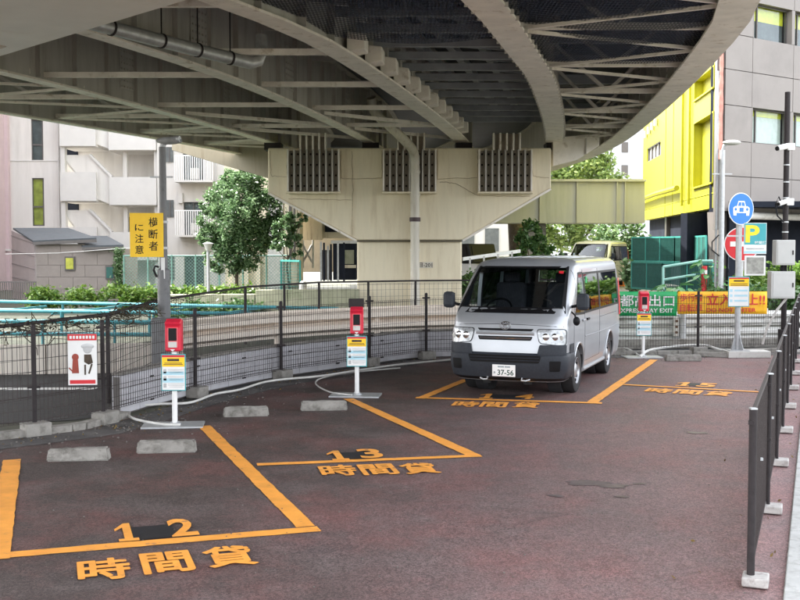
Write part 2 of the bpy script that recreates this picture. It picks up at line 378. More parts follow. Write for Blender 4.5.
# low kerb under the fence, one stone at a time
kb = thing('kerb', '', 'kerb'); del kb['category']; del kb['label']; kb['kind'] = 'structure'
for i in range(len(fs_)-1):
    a, b = fs_[i], fs_[i+1]
    if a.y < 8 or 13.2 < a.y < 20.8: continue
    d = (b-a); nseg = max(1, round(d.length/.75))
    for k in range(nseg):
        p, q = a+d*(k/nseg), a+d*((k+1)/nseg); p = p+(q-p)*.01
        MB().beam(p+Vector((0, 0, .03)), q+Vector((0, 0, .03)), .14, .1).build('kerb_stone', 'conc', kb, bevel=.008)

# ---------------------------------------------------------------- painted bay markings
Z1, Z2, Z3 = .004, .008, .012
def stripe(t, a, b, wa, wb=None, name='painted_line'):   # ground quad along pixel line a-b
    p, q = G(*a), G(*b); d = (q-p).normalized(); n_ = Vector((-d.y, d.x, 0)); wb = wb or wa
    m = MB()
    L = (q-p).length; k = max(2, int(L/.12)); up = []; dn = []
    for i in range(k+1):
        c = p+(q-p)*(i/k); ww = wa+(wb-wa)*i/k
        up.append(c+n_*(ww/2+random.uniform(-.006, .004))); dn.append(c-n_*(ww/2+random.uniform(-.006, .004)))
    vs = up+dn; m.add([(v.x, v.y, stripe.z) for v in vs], [(i, i+1, k+2+i, k+1+i) for i in range(k)])
    stripe.z += .0006
    return m.build(name, 'orange', t)
stripe.z = .004
bays = [
 ('12', [((-2, 556), (319, 529), .15), ((204, 426), (306, 527), .15), ((12, 460), (-3, 560), .17)], [('1', 126, 533), ('2', 182, 528)], (151, 533), [('時', 104, 570), ('間', 167, 563), ('貸', 229, 557)], 'orange bay outline and number 12 nearest the camera, by the left fence'),
 ('13', [((257, 465), (481, 456), .12), ((348, 399), (474, 456), .15)], [('1', 337, 456), ('3', 370, 454)], (354, 456), [('時', 338, 471), ('間', 378, 470), ('貸', 419, 469)], 'orange bay outline and number 13, left of the silver van'),
 ('14', [((416, 398), (602, 403.5), .13), ((466, 380), (420, 399), .14), ((654, 360), (592, 403), .15)], [('1', 487, 396.5), ('4', 525, 397)], (507, 397), [('時', 466, 404.5), ('間', 494, 405), ('貸', 526, 405.5)], 'orange bay outline and number 14 under the silver van'),
 ('15', [((624, 385), (761, 392.5), .10)], [('1', 684, 384.5), ('5', 707, 385.5)], (696, 385), [('時', 659, 391), ('間', 688, 392.5), ('貸', 718, 394)], 'orange line and number 15 at the far right before the parking sign'),
]
bsz = {'12': (.20, .52, .34, .50, 0), '13': (.24, .50, .35, .50, 0), '14': (.26, .50, .36, .50, 0), '15': (.28, .50, .38, .50, 0)}
for num, lines, digs, patch, kan, lab in bays:
    t = thing('bay_marking', lab, 'bay marking', (0, 0, 0), group='numbered parking bay markings'); t['kind'] = 'thing'
    for a, b, ww in lines: stripe(t, a, b, ww)
    la, lb = G(*lines[0][0]), G(*lines[0][1]); r = (lb-la).normalized(); u = Vector((-r.y, r.x, 0))
    dw, dh, kw, kh, _ = bsz[num]
    c = G(*patch); m = MB(); m.poly([c+r*i*dw*.85+u*j*dh*.36+Vector((0, 0, .0078)) for i, j in ((-1, -1), (1, -1), (1, 1), (-1, 1))]); m.build('black_patch', 'blackpatch', t)
    for s, x, y in digs: c = G(x, y); text(s, 'orange', t, (c.x, c.y, .0086), r, u, dw*(1 if s != '1' else .8), dh, 'painted_number', .03)
    for s, x, y in kan: c = G(x, y); text(s, 'orange', t, (c.x, c.y, .0086), r, u, kw, kh, 'painted_character', .035)

# oil stains (thin sheets just above the asphalt)
mat('stain', (.115, .088, .088), .5, .3, 6)
def blob(c, rx, ry, rz, z, name='oil_stain', m_='stain'):
    m = MB(); n = 40; ph = [random.uniform(0, 6.28) for _ in range(4)]; pts = []
    for i in range(n):
        a = 2*math.pi*i/n; k = 1+.15*math.sin(2*a+ph[0])+.12*math.sin(3*a+ph[1])+.08*math.sin(5*a+ph[2])+.05*math.sin(9*a+ph[3])
        x, y = rx*k*math.cos(a), ry*k*math.sin(a); pts.append((c.x+x*math.cos(rz)-y*math.sin(rz), c.y+x*math.sin(rz)+y*math.cos(rz), z))
    m.poly(pts); o = m.build(name, m_); o['kind'] = 'structure'; return o
for i, (px, py, rx, ry) in enumerate([(587, 483, .21, .10), (612, 486, .16, .08), (556, 496, .065, .05), (622, 497, .06, .04), (697, 433, .10, .08), (640, 484, .06, .03)]): blob(G(px, py), rx, ry, -.1, .0035+.0002*i)

# wheel stops
def stone(name, L, W, H, label, px, py, rz, cat='wheel stop', group=None, m_='conc'):
    c = G(px, py, 0); w0 = .5*W; t0 = .38*W; l1 = L/2; l0 = L/2-.02
    m = MB(); m.add([(-l1, -w0, 0), (l1, -w0, 0), (l1, w0, 0), (-l1, w0, 0), (-l0, -t0, H), (l0, -t0, H), (l0, t0, H), (-l0, t0, H)], [(3, 2, 1, 0), (4, 5, 6, 7), (0, 1, 5, 4), (1, 2, 6, 5), (2, 3, 7, 6), (3, 0, 4, 7)])
    o = m.build(name, m_)
    bm = bmesh.new(); bm.from_mesh(o.data); bmesh.ops.bevel(bm, geom=list(bm.edges), offset=.014, segments=2, affect='EDGES'); bmesh.ops.subdivide_edges(bm, edges=[e_ for e_ in bm.edges if e_.calc_length() > .06], cuts=7, use_grid_fill=True)
    for v_ in bm.verts:
        if v_.co.z > .01: v_.co += Vector((random.gauss(0, .0022), random.gauss(0, .0022), random.gauss(0, .0022)))
    for _ in range(3):
        cp_ = random.choice([v_ for v_ in bm.verts if v_.co.z > H*.9]).co.copy()
        for v_ in bm.verts:
            d_ = (v_.co-cp_).length
            if d_ < .035: v_.co.z -= .012*(1-d_/.035)
    bm.to_mesh(o.data); bm.free(); o.data.polygons.foreach_set('use_smooth', [True]*len(o.data.polygons)); o.data.set_sharp_from_angle(angle=R(30)); o.location = (c.x, c.y, 0); o.rotation_euler[2] = rz; return tag(o, label, cat, group)
gs = 'concrete wheel stops'
stone('wheel_stop', .62, .15, .125, 'grey concrete wheel stop nearest the camera, leftmost in bay 12', 79, 460, .10, group=gs)
stone('wheel_stop', .62, .15, .125, 'grey concrete wheel stop right of another one in bay 12, below the red meter', 167, 452, .12, group=gs)
stone('wheel_stop', .58, .15, .125, 'grey concrete wheel stop in bay 13, left one of the pair', 246, 416, .17, group=gs)
stone('wheel_stop', .62, .15, .125, 'grey concrete wheel stop in bay 13 beside the second meter', 324, 410, .12, group=gs)
stone('wheel_stop', .68, .16, .12, 'pale wheel stop right of the silver van, before the green banner', 683, 361, .0, group=gs)
stone('wheel_stop', .68, .16, .10, 'pale wheel stop half hidden left of the parking sign base', 712, 357, -.3, group=gs)

# dark planted ground beyond the ramp on the left; grit and fallen leaves along the kerb
m = MB(); m.poly([(-40, 20.2, -.001), (-3.9, 20.2, -.001), (-1.2, 25.2, -.001), (1.5, 30, -.001), (-2, 36, -.001), (-6, 41.5, -.001), (-40, 44, -.001)]); struct(m, 'planting_bed', mat('bed', (.030, .036, .022), .95, .4, 3, .6, 20, dirt=(.06, .05, .035), dscale=3))
m = MB()
for _ in range(900):
    i = random.randrange(len(fs_)-1); p = fs_[i].lerp(fs_[i+1], random.random()); t = (fs_[i+1]-fs_[i]).normalized(); q = p+Vector((t.y, -t.x, 0))*abs(random.gauss(.1, .45))
    if q.y < 7: continue
    s = random.uniform(.004, .011); m.box((q.x, q.y, .006+s*.3), (s*2, s*1.4, s), rz=random.random()*3)
for _ in range(500):
    Y = random.uniform(6.5, 20); q = Vector((random.uniform(-.33, .33)*Y, Y, 0)); s = random.uniform(.003, .006); m.box((q.x, q.y, .005+s*.3), (s*2, s*1.4, s), rz=random.random()*3)
o = m.build('grit', mat('gritm', (.16, .145, .13), .9, .4, 40)); o['kind'] = 'stuff'
lv = []
for _ in range(260):
    i = random.randrange(len(fs_)-1); p = fs_[i].lerp(fs_[i+1], random.random()); t = (fs_[i+1]-fs_[i]).normalized(); q = p+Vector((t.y, -t.x, 0))*abs(random.gauss(.15, .25)); lv.append((q.x, q.y, .015))
for s_ in range(60): Y = random.uniform(6.5, 22); q = FB+FD*(Y-6.68)*1.07+FN*random.uniform(-.5, .2); lv.append((q.x, q.y, .012))
LEAF_LITTER = lv
# ---------------------------------------------------------------- viaduct
GZ = 5.3
GL = {
 'B': [(-30, -10), (-22.5, 0), (-15, 12), (-9.4, 25), (-5.3, 36.7), (-4.6, 44), (-6.5, 62)],
 'B2': [(-24, -10), (-17.2, 0), (-11.0, 11), (-7.2, 19.3), (-3.9, 32.2), (-3.0, 40), (-3.2, 48), (-6, 62)],
 'C': [(-19, -10), (-12.6, 0), (-7.7, 9), (-4.6, 15.8), (-2.7, 22.2), (-.9, 32.5), (-.2, 40), (-.4, 48), (-3, 62)],
 'D': [(-14, -10), (-8.9, 0), (-5.0, 8), (-2.37, 13.7), (-.85, 18.1), (1.77, 31.6), (2.5, 40), (2.3, 48), (-.5, 62)],
 'E': [(-8.5, -10), (-3.9, 0), (-.9, 7.5), (1.02, 13.7), (1.92, 17.2), (2.9, 21.5), (4.45, 31), (5.0, 38), (4.8, 46), (2, 62)],
 'F': [(-4.6, -10), (-.3, 0), (2.7, 8), (4.3, 13.7), (4.95, 17.4), (5.8, 24.7), (6.45, 33), (6.35, 40), (5.6, 48), (3.6, 62)]}
CV = {k: catmull([(x, y, 0) for x, y in v], 10) for k, v in GL.items()}
def gx(k, Y):
    c = CV[k]; return float(np.interp(Y, [p.y for p in c], [p.x for p in c]))
def gpt(k, Y, z=0, dx=0): return Vector((gx(k, Y)+dx, Y, z))
Ys = [1.5]+[3+1.5*i for i in range(30)]+[52, 57, 62]
via = thing('elevated_viaduct', 'curving steel elevated expressway deck overhead, on girders resting on the beige pier', 'viaduct', (0, 20, 0))
def strip(m, fa, fb, thick_ext=(0, 0, .1)):      # ribbon between two curves, given thickness
    A_, B_ = [fa(y) for y in Ys], [fb(y) for y in Ys]; n = len(Ys); ex = Vector(thick_ext)
    vs = A_+B_+[p+ex for p in A_]+[p+ex for p in B_]; fs = []
    for i in range(n-1):
        fs += [(i, i+1, n+i+1, n+i), (2*n+i, 3*n+i, 3*n+i+1, 2*n+i+1), (i, 2*n+i, 2*n+i+1, i+1), (n+i, n+i+1, 3*n+i+1, 3*n+i)]
    fs += [(0, n, 3*n, 2*n), (n-1, 3*n-1, 4*n-1, 2*n-1)]
    m.add(vs, fs); return m
fw = {'B': .22, 'B2': .30, 'C': .30, 'D': .42, 'E': .50, 'F': .52}
WEBH = 1.5; ZT = GZ+WEBH
stf = None
for k in GL:
    hw = fw[k]/2
    m = strip(MB(), lambda y: gpt(k, y, GZ, -.012), lambda y: gpt(k, y, GZ, .012), (0, 0, WEBH)); web = m.build('girder', 'steel', via, world=True)
    m = strip(MB(), lambda y: gpt(k, y, GZ-.04, -hw), lambda y: gpt(k, y, GZ-.04, hw), (0, 0, .04)); m.build('lower_flange', 'flange', web, world=True, smooth=False)
    hh = .16; m = strip(MB(), lambda y: gpt(k, y, ZT-.04, -hh), lambda y: gpt(k, y, ZT-.04, hh), (0, 0, .04)); m.build('upper_flange', 'steel', web, world=True)
    if stf is None:
        m = MB(); m.box((0, 0, 0), (.26, .016, WEBH-.08)); stf = m.build('stiffener', 'steel', web); first = stf
    y = 10.0; y1 = 36 if k != 'F' else 36
    while y < y1:
        p = gpt(k, y, GZ+WEBH/2); sl = math.atan2(gx(k, y+.5)-gx(k, y-.5), 1)
        if first is not None: o = first; first = None
        else: o = inst(stf, web, (0, 0, 0))
        o.location = p-Vector(via.location); o.rotation_euler = (0, 0, -sl); o.scale = (.8 if k in 'BB2C' else 1, 1, 1)
        y += 1.15
    # splice plates with bolts, both faces
    for y in ([14.5, 18.6, 23.2, 28.5] if k in ('B2', 'C', 'B', 'D') else [22, 28]):
        m = MB(); sl = gx(k, y+.5)-gx(k, y-.5); d = Vector((sl, 1, 0)).normalized(); nrm = Vector((d.y, -d.x, 0)); c = gpt(k, y+.3, GZ+WEBH/2)
        for sgn in (-1, 1):
            m.beam(c-d*.3+nrm*sgn*.02, c+d*.3+nrm*sgn*.02, .014, 1.0)
            for a in range(5):
                for b in range(8): m.box(c+d*(-.24+.12*a)+nrm*sgn*.035+Vector((0, 0, -.44+.125*b)), (.035, .035, .035), rz=-sl)
        sp_ = m.build('splice_plate', 'steel', web, world=True); sp_['kind'] = 'stuff'
# bolts along the edges of the two broad flanges
for k in ('E',):
    m = MB(); y = 9.0
    while y < 31:
        for s in ((-1, 1) if k == 'E' else ((1,) if k == 'D' else (-1,))):
            m.box(gpt(k, y, GZ-.02, s*(fw[k]/2+.012)), (.05, .03, .06))
        y += .42
    o = m.build('flange_clip', 'steel', via, world=True); o['kind'] = 'stuff'
# deck slab
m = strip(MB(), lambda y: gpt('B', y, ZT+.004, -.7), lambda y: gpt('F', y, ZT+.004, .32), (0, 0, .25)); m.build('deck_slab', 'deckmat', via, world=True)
m = strip(MB(), lambda y: gpt('F', y, ZT+.26, .08), lambda y: gpt('F', y, ZT+.26, .32), (0, 0, .9)); m.build('parapet', 'flange', via, world=True)
m = strip(MB(), lambda y: gpt('B', y, ZT+.26, -.7), lambda y: gpt('B', y, ZT+.26, -.46), (0, 0, .9)); m.build('parapet', 'flange', via, world=True)
# cross bracing between neighbouring girders
def brace(a, b, wd, ht, nm='brace', mm='flange'):
    return MB().beam(a, b, wd, ht).build(nm, mm, via, world=True)
def cfr(k1, k2, y0, y1, st, zig=True, w_=.075):
    y = y0; i = 0
    while y < y1:
        a, b = gpt(k1, y, GZ+.12), gpt(k2, y, GZ+.12)
        brace(a, b, w_, .10, 'strut'); brace(gpt(k1, y, ZT-.25), gpt(k2, y, ZT-.25), w_, .10, 'strut', 'steel')
        if zig:
            mid = gpt(k2, y+st*.5, GZ+.08); brace(a+Vector((0, 0, -.05)), mid, .06, .05); brace(mid, gpt(k1, y+st, GZ+.07), .06, .05)
            q = (a+b)/2; brace(gpt(k1, y, ZT-.3), q, .07, .07, mm='steel'); brace(gpt(k2, y, ZT-.3), q, .07, .07, mm='steel')
        y += st; i += 1
cfr('E', 'F', 9.5, 31, 3.3)
cfr('B', 'B2', 10, 34, 3.4)
cfr('B2', 'C', 12, 31, 4.3, False, .08)
cfr('C', 'D', 11, 31, 3.6, False, .10)
for y in (26.2, 29.6): brace(gpt('C', y, GZ+.1), gpt('D', y+3, GZ+.1), .1, .08); brace(gpt('B2', y, GZ+.1), gpt('C', y+3, GZ+.1), .1, .08)
# floor beams and stringers between D and E
y = 8.0
while y < 32:
    brace(gpt('D', y, GZ+.55), gpt('E', y, GZ+.55), .12, .14, 'floor_beam', 'decksteel'); brace(gpt('D', y, GZ+.62), gpt('E', y+1.3, GZ+.62), .06, .05, 'floor_brace', 'decksteel')
    if int((y-8)/1.3) % 2 == 0: brace(gpt('E', y, GZ+.9), gpt('F', y, GZ+.9), .12, .22, 'floor_beam', 'decksteel')
    y += 1.3
for fr in (.2, .4, .6, .8):
    m = MB(); pts = [gpt('D', y, GZ+.75)*(1-fr)+gpt('E', y, GZ+.75)*fr for y in [8+1.3*i for i in range(19)]]
    for a, b in zip(pts, pts[1:]): m.beam(a, b, .14, .16)
    m.build('stringer', 'decksteel', via, world=True)
# corbel blocks along girder D
y = 17.6
while y < 30:
    p = gpt('D', y, GZ+.01, .10); MB().prism([p+Vector((0, 0, .0)), p+Vector((.30, 0, .06)), p+Vector((.30, .0, .30)), p+Vector((0, .0, .34))], (.04, .50, 0)).build('corbel_block', 'flange', via, world=True, bevel=.02); y += 1.12
# corrugated netting hung under the deck, between D-E and E-F
def netting(k1, k2, y0, y1, z):
    m = MB(); n = int((y1(0)-y0)/.06); 
    xs = 14
    vs = []; N = int((max(y1(0), y1(1))-y0)/.07)
    for i in range(N+1):
        for j in range(xs+1):
            f = j/xs; ye = y1(f); y = y0+(ye-y0)*i/N; x = gx(k1, y)*(1-f)+gx(k2, y)*f
            vs.append((x, y, z-.10*math.sin(math.pi*f)+(.012 if i % 2 else -.012)+.03*math.sin(y*1.3+f*4)))
    fs = [(i*(xs+1)+j, (i+1)*(xs+1)+j, (i+1)*(xs+1)+j+1, i*(xs+1)+j+1) for i in range(N) for j in range(xs)]
    m.add(vs, fs); return m
mN = MATS['net']; 
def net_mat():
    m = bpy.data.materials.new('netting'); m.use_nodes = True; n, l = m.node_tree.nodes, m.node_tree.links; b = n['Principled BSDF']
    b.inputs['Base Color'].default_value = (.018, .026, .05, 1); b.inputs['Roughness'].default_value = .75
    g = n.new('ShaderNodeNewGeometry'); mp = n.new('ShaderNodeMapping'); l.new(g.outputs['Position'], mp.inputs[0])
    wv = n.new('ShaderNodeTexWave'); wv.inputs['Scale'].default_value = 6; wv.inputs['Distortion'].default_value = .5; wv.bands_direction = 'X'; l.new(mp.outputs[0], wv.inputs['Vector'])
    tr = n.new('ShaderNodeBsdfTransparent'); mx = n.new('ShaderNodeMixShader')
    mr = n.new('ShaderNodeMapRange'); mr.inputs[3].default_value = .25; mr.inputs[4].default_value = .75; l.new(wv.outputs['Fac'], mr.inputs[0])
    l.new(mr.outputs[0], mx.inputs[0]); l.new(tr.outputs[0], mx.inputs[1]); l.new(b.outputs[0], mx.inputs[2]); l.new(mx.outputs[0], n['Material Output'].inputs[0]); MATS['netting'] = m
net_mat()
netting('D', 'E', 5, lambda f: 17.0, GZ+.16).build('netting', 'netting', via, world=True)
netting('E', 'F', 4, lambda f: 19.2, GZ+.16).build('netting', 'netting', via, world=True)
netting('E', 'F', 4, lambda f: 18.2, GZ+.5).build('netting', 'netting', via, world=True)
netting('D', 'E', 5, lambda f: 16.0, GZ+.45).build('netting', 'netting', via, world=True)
# big drain pipe slung between C and D with hangers and an upturned end
pp = [P(88, 22, 15.6), P(150, 38, 16.6), P(205, 52, 17.6), P(250, 63, 18.3)]
bp_ = MB().tube(pp+[pp[-1]+Vector((.12, .1, .05)), pp[-1]+Vector((.17, .15, .2)), pp[-1]+Vector((.18, .18, .5))], .105, 16).build('slung_pipe', 'bigpipe', via, world=True, smooth=True)
for f in (.12, .4, .62, .85):
    i = min(2, int(f*3)); c = pp[i]+(pp[i+1]-pp[i])*(f*3-i); d = (pp[i+1]-pp[i]).normalized()
    m = MB(); m.tube([c-d*.018, c+d*.018], .118, 16); m.box(c+Vector((0, 0, .5)), (.02, .02, .85)); m.build('pipe_hanger', 'darkpost', bp_, world=True)
# left crossing box beam (its underside shows at the top left)
cb = thing('crossing_box_beam', 'smooth pale grey box beam crossing overhead in the top left corner', 'beam', (-8, 10, 5))
e1, e2 = G(0, 57, 4.95), G(190, 0, 4.95); dr = (e2-e1).normalized(); e0 = e1-dr*26; e3 = e2+dr*6; nn = Vector((dr.y, -dr.x, 0)); nn = nn if nn.y < 0 else -nn
m = MB(); m.prism([e0, e3, e3+nn*3.4, e0+nn*3.4], (0, 0, .33)); m.build('box_soffit', mat('soffit', (.84, .82, .79), .55, .05, 1.2, dirt=(.70, .62, .54), dscale=.8, dlo=.58, dhi=.8), cb, world=True, bevel=.03)
m = MB(); m.prism([e0+nn*.3+Vector((0, 0, -.012)), e1+dr*.9+nn*.3+Vector((0, 0, -.012)), e1+dr*1.6+nn*3.2+Vector((0, 0, -.012)), e0+nn*3.2+Vector((0, 0, -.012))], (0, 0, .01)); m.build('soffit_plate', mat('soffit_brown', (.62, .53, .46), .7, .1, 3, dirt=(.30, .24, .2), dscale=2), cb, world=True)

# ---------------------------------------------------------------- pier
PY = 31.5; pier = thing('bridge_pier', 'beige hammerhead pier with three slotted bearing brackets under the viaduct', 'pier', (.3, PY+1, 0))
def W(px, py, Y=PY): return P(px, py, Y)
Dp = 2.6
pts = [W(268, 148), W(551, 148), W(551, 188), W(462, 240), W(357, 240), W(268, 192)]
m = MB(); m.prism(pts, (0, Dp, 0)); cap = m.build('pier_cap', 'capm', pier, world=True, bevel=.03)
m = MB(); a, b = W(357, 241), W(462, 241); m.prism([(a.x, PY+.05, -.1), (b.x, PY+.05, -.1), (b.x, PY+.05, a.z), (a.x, PY+.05, a.z)], (0, Dp-.1, 0)); m.build('pier_column', 'capm', pier, world=True, bevel=.05)
for pa, pb in ((268, 288), (340, 383), (437, 478)):   # cast panel lines: raised plates
    m = MB(); a, b = W(pa+1, 150), W(pb-1, 178); m.box(((a.x+b.x)/2, PY-.011, (a.z+b.z)/2), (b.x-a.x, .02, a.z-b.z)); m.build('cap_plate', 'capm', pier, world=True)
m = MB(); a, b = W(268, 193, PY-.02), W(356, 240.5, PY-.02); m.beam(a, b, .06, .05, up=(0, 1, 0)); m.build('edge_strip', 'flange', pier, world=True)
m = MB(); a, b = W(551, 189, PY-.02), W(463, 240.5, PY-.02); m.beam(a, b, .06, .05, up=(0, 1, 0)); m.build('edge_strip', 'flange', pier, world=True)
m = MB(); a, b = W(357, 241, PY-.03), W(462, 241, PY-.03); m.beam(a, b, .07, .05); m.build('cap_joint', mat('jointm', (.12, .1, .07), .8), pier, world=True)
for (x0, x1, u0, u1) in ((288, 340, 301, 326), (383, 436, 398, 424), (478, 531, 493, 519)):
    br = thing('bearing_bracket', '', ''); del br['label']; del br['category']; br.parent = pier
    a, b = W(x0, 151), W(x1, 193); cx, wd, z0, z1 = (a.x+b.x)/2, b.x-a.x, b.z, a.z
    fr = MB(); m = fr
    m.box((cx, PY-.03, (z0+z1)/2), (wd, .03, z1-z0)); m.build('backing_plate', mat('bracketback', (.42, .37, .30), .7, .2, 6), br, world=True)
    m = MB(); m.box((cx, PY-.17, z0), (wd+.05, .30, .05)); m.build('bottom_ledge', 'capm', br, world=True)
    for i in range(9):
        x = cx-wd/2+.02+(wd-.04)*i/8; m = MB(); m.box((x, PY-.17, (z0+z1)/2+.03), (.045, .28, z1-z0-.02)); m.build('fin', 'steel' if 0 < i < 8 else 'flange', br, world=True)
    m = MB()
    for i in range(8):
        for j in range(4): m.box((cx-wd/2+.02+(wd-.04)*(i+.5)/8, PY-.06, z0+.2+(z1-z0-.3)*j/3), (.05, .05, .05))
    o = m.build('bracket_bolt', 'darkpost', br, world=True); o['kind'] = 'stuff'
    a, b = W(u0, 134), W(u1, 151); c2, w2 = (a.x+b.x)/2, b.x-a.x
    for i in range(5): x = c2-w2/2+w2*i/4; m = MB(); m.box((x, PY-.17, (a.z+b.z)/2), (.05, .28, a.z-b.z)); m.build('upper_fin', 'flange', br, world=True)
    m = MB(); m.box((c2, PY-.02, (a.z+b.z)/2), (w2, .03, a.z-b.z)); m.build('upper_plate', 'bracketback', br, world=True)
for poly in ([(341, 151), (341, 178), (345, 179), (382, 178), (382, 151)], [(437, 151), (437, 179), (478, 178), (478, 151)], [(270, 151), (271, 176), (287, 177), (287, 151)], [(288, 199), (300, 199), (352, 200)], [(531, 151), (533, 176), (549, 178)], [(352, 151), (353, 190), (352, 236)], [(440, 182), (455, 183), (478, 196), (530, 196)]):
    pts = []
    for (xa, ya), (xb, yb_) in zip(poly, poly[1:]):
        for k in range(8): f = k/8; pts.append(W(xa+(xb-xa)*f+random.gauss(0, .25), ya+(yb_-ya)*f+random.gauss(0, .25), PY-.024))
    pts.append(W(*poly[-1], PY-.024)); MB().tube(pts, .007, 4).build('sealed_crack', mat('crackm', (.42, .34, .24), .9, .3, 12), pier, world=True)
# bearings and seats
for k in ('B2', 'C', 'D', 'E'):
    p = gpt(k, 32.6); m = MB(); zt = W(300, 148).z; m.box((p.x, 32.6, (zt+GZ)/2-.01), (.5, .7, GZ-zt-.05)); m.build('bearing', 'darkpost', pier, world=True)
# drain pipe down the pier
dp = MB().tube(catmull([P(371, 98, 29), P(375, 112, 29.2), P(392, 128, 29.8), P(407, 143, 30.6), P(414, 153, 31.1), W(415, 170, PY-.28), W(415, 215, PY-.28), (W(415, 260).x, PY-.28, .6), (W(415, 260).x, PY-.28, -.01)], 6), .135, 14).build('drain_pipe', 'pipem', None, smooth=True)
tag(dp, 'white drain pipe bending down the front of the beige pier', 'drain pipe')
for y in (172, 195, 250): c = W(415, y, PY-.28); MB().cyl(c-Vector((0, 0, .03)), c+Vector((0, 0, .03)), .155).build('pipe_collar', 'pipem', dp, smooth=True)
c = W(415, 219.5, PY-.28); MB().cyl(c-Vector((0, 0, .06)), c+Vector((0, 0, .06)), .16).build('pipe_clamp', mat('clampm', (.07, .045, .05), .6), dp, smooth=True)
a, b = W(418, 262), W(433, 268); pl = MB(); pl.box(((a.x+b.x)/2, PY+.035, (a.z+b.z)/2), (b.x-a.x, .02, a.z-b.z)); pl = pl.build('number_plate', 'pipem', None); tag(pl, 'small pale number plate low on the beige pier column', 'number plate')
text('目-201', 'black', pl, ((a.x+b.x)/2, PY+.024, (a.z+b.z)/2), (1, 0, 0), (0, 0, 1), (b.x-a.x)*.9, (a.z-b.z)*.75, bold=.01)
# steel end box beside the cap on the right, and haunch
m = MB(); m.prism([W(553, 138, 32.0), W(600, 133, 32.0), W(599, 146, 32.0), W(577, 160, 32.0), W(553, 166, 32.0)], (0, .5, 0)); m.build('end_diaphragm', 'flange', via, world=True, bevel=.01)
m = MB(); m.box(W(586, 146, 31.98), (.03, .06, .5)); m.build('diaphragm_rib', 'steel', via, world=True)
# left outer girder web near the pier, pale fascia
m = MB(); m.prism([P(172, 141, 36.2), P(268, 141, 36.2), P(268, 178, 36.2), P(172, 150, 36.2)], (0, .3, 0)); m.build('fascia_panel', 'fasciam', via, world=True)
# olive beam of a second ramp further back
ob = thing('ramp_beam', 'olive beam of another ramp crossing behind the pier on the right', 'beam', (6, 47, 3.1))
a, b, c, d = P(485, 223, 46), P(645, 223, 46), P(645, 181, 46), P(485, 181, 46)
MB().prism([a, b, c, d], (0, 2, 0)).build('beam_web', 'olive', ob, world=True)
MB().box(((a.x+b.x)/2, 45.97, c.z+.02), (b.x-a.x, .3, .10)).build('top_flange', 'olive', ob, world=True)
for px in (540, 577, 617, 625): MB().box(P(px, 202, 45.93), (.05, .12, 1.8)).build('stiffener', 'olive', ob, world=True)
for px in (519, 523, 545): pass

# ---------------------------------------------------------------- left mesh fence (curving), one bay = post + mesh panel
def mesh_panel(L, H, dv=.055, dh=.135, r=.0032):
    m = MB(); n = int(L/dv)
    def w4(a, b, rr): m.beam(a, b, rr*2, rr*2)
    for i in range(n+1): x = L*i/n; w4((x, 0, 0), (x, 0, H), r)
    k = int(H/dh)
    for j in range(k+1): z = H*j/k; w4((0, .004, z), (L, .004, z), r)
    w4((0, .0, H-.03), (L, .0, H-.03), r*1.8); w4((0, .0, .03), (L, .0, .03), r*1.8)
    return m
GF = 'dark mesh fence around the parking lot'
lf = thing('mesh_fence', 'dark brown wire mesh fence curving along the left and back of the lot', 'fence', (0, 0, 0))
fpost = fen
base = {}
pm = None
for i, p in enumerate(fpost):
    m = MB(); m.cyl((p.x, p.y, .0), (p.x, p.y, 1.24), .028, 10); m.sphere((p.x, p.y, 1.24), .03, 10, 4); m.box((p.x, p.y, 1.17), (.14, .05, .03), rz=.3); m.box((p.x, p.y, .55), (.14, .05, .025), rz=.3)
    po = m.build('post', 'darkpost', lf, world=True, smooth=True)
    if 0 < i:
        nx = fpost[min(i+1, len(fpost)-1)]; t = (nx-fpost[i-1]).normalized(); nr = Vector((t.y, -t.x, 0))
        st_ = MB(); st_.box((0, 0, .075), (.30, .2, .15)); so = st_.build('foundation_block', 'conc', lf, bevel=.012); so.location = p+nr*.03; so.rotation_euler[2] = math.atan2(t.y, t.x)
    if i < len(fpost)-1:
        q = fpost[i+1]; d = q-p; L = d.length; z0 = .14; H = 1.02
        n_ = max(1, round(L/2.4))
        o = mesh_panel(L-.04, H, r=.0024).build('wire_panel', 'wire', lf); o['kind'] = 'stuff'
        o.location = p+d.normalized()*.02+Vector((0, 0, z0)); o.rotation_euler[2] = math.atan2(d.y, d.x)
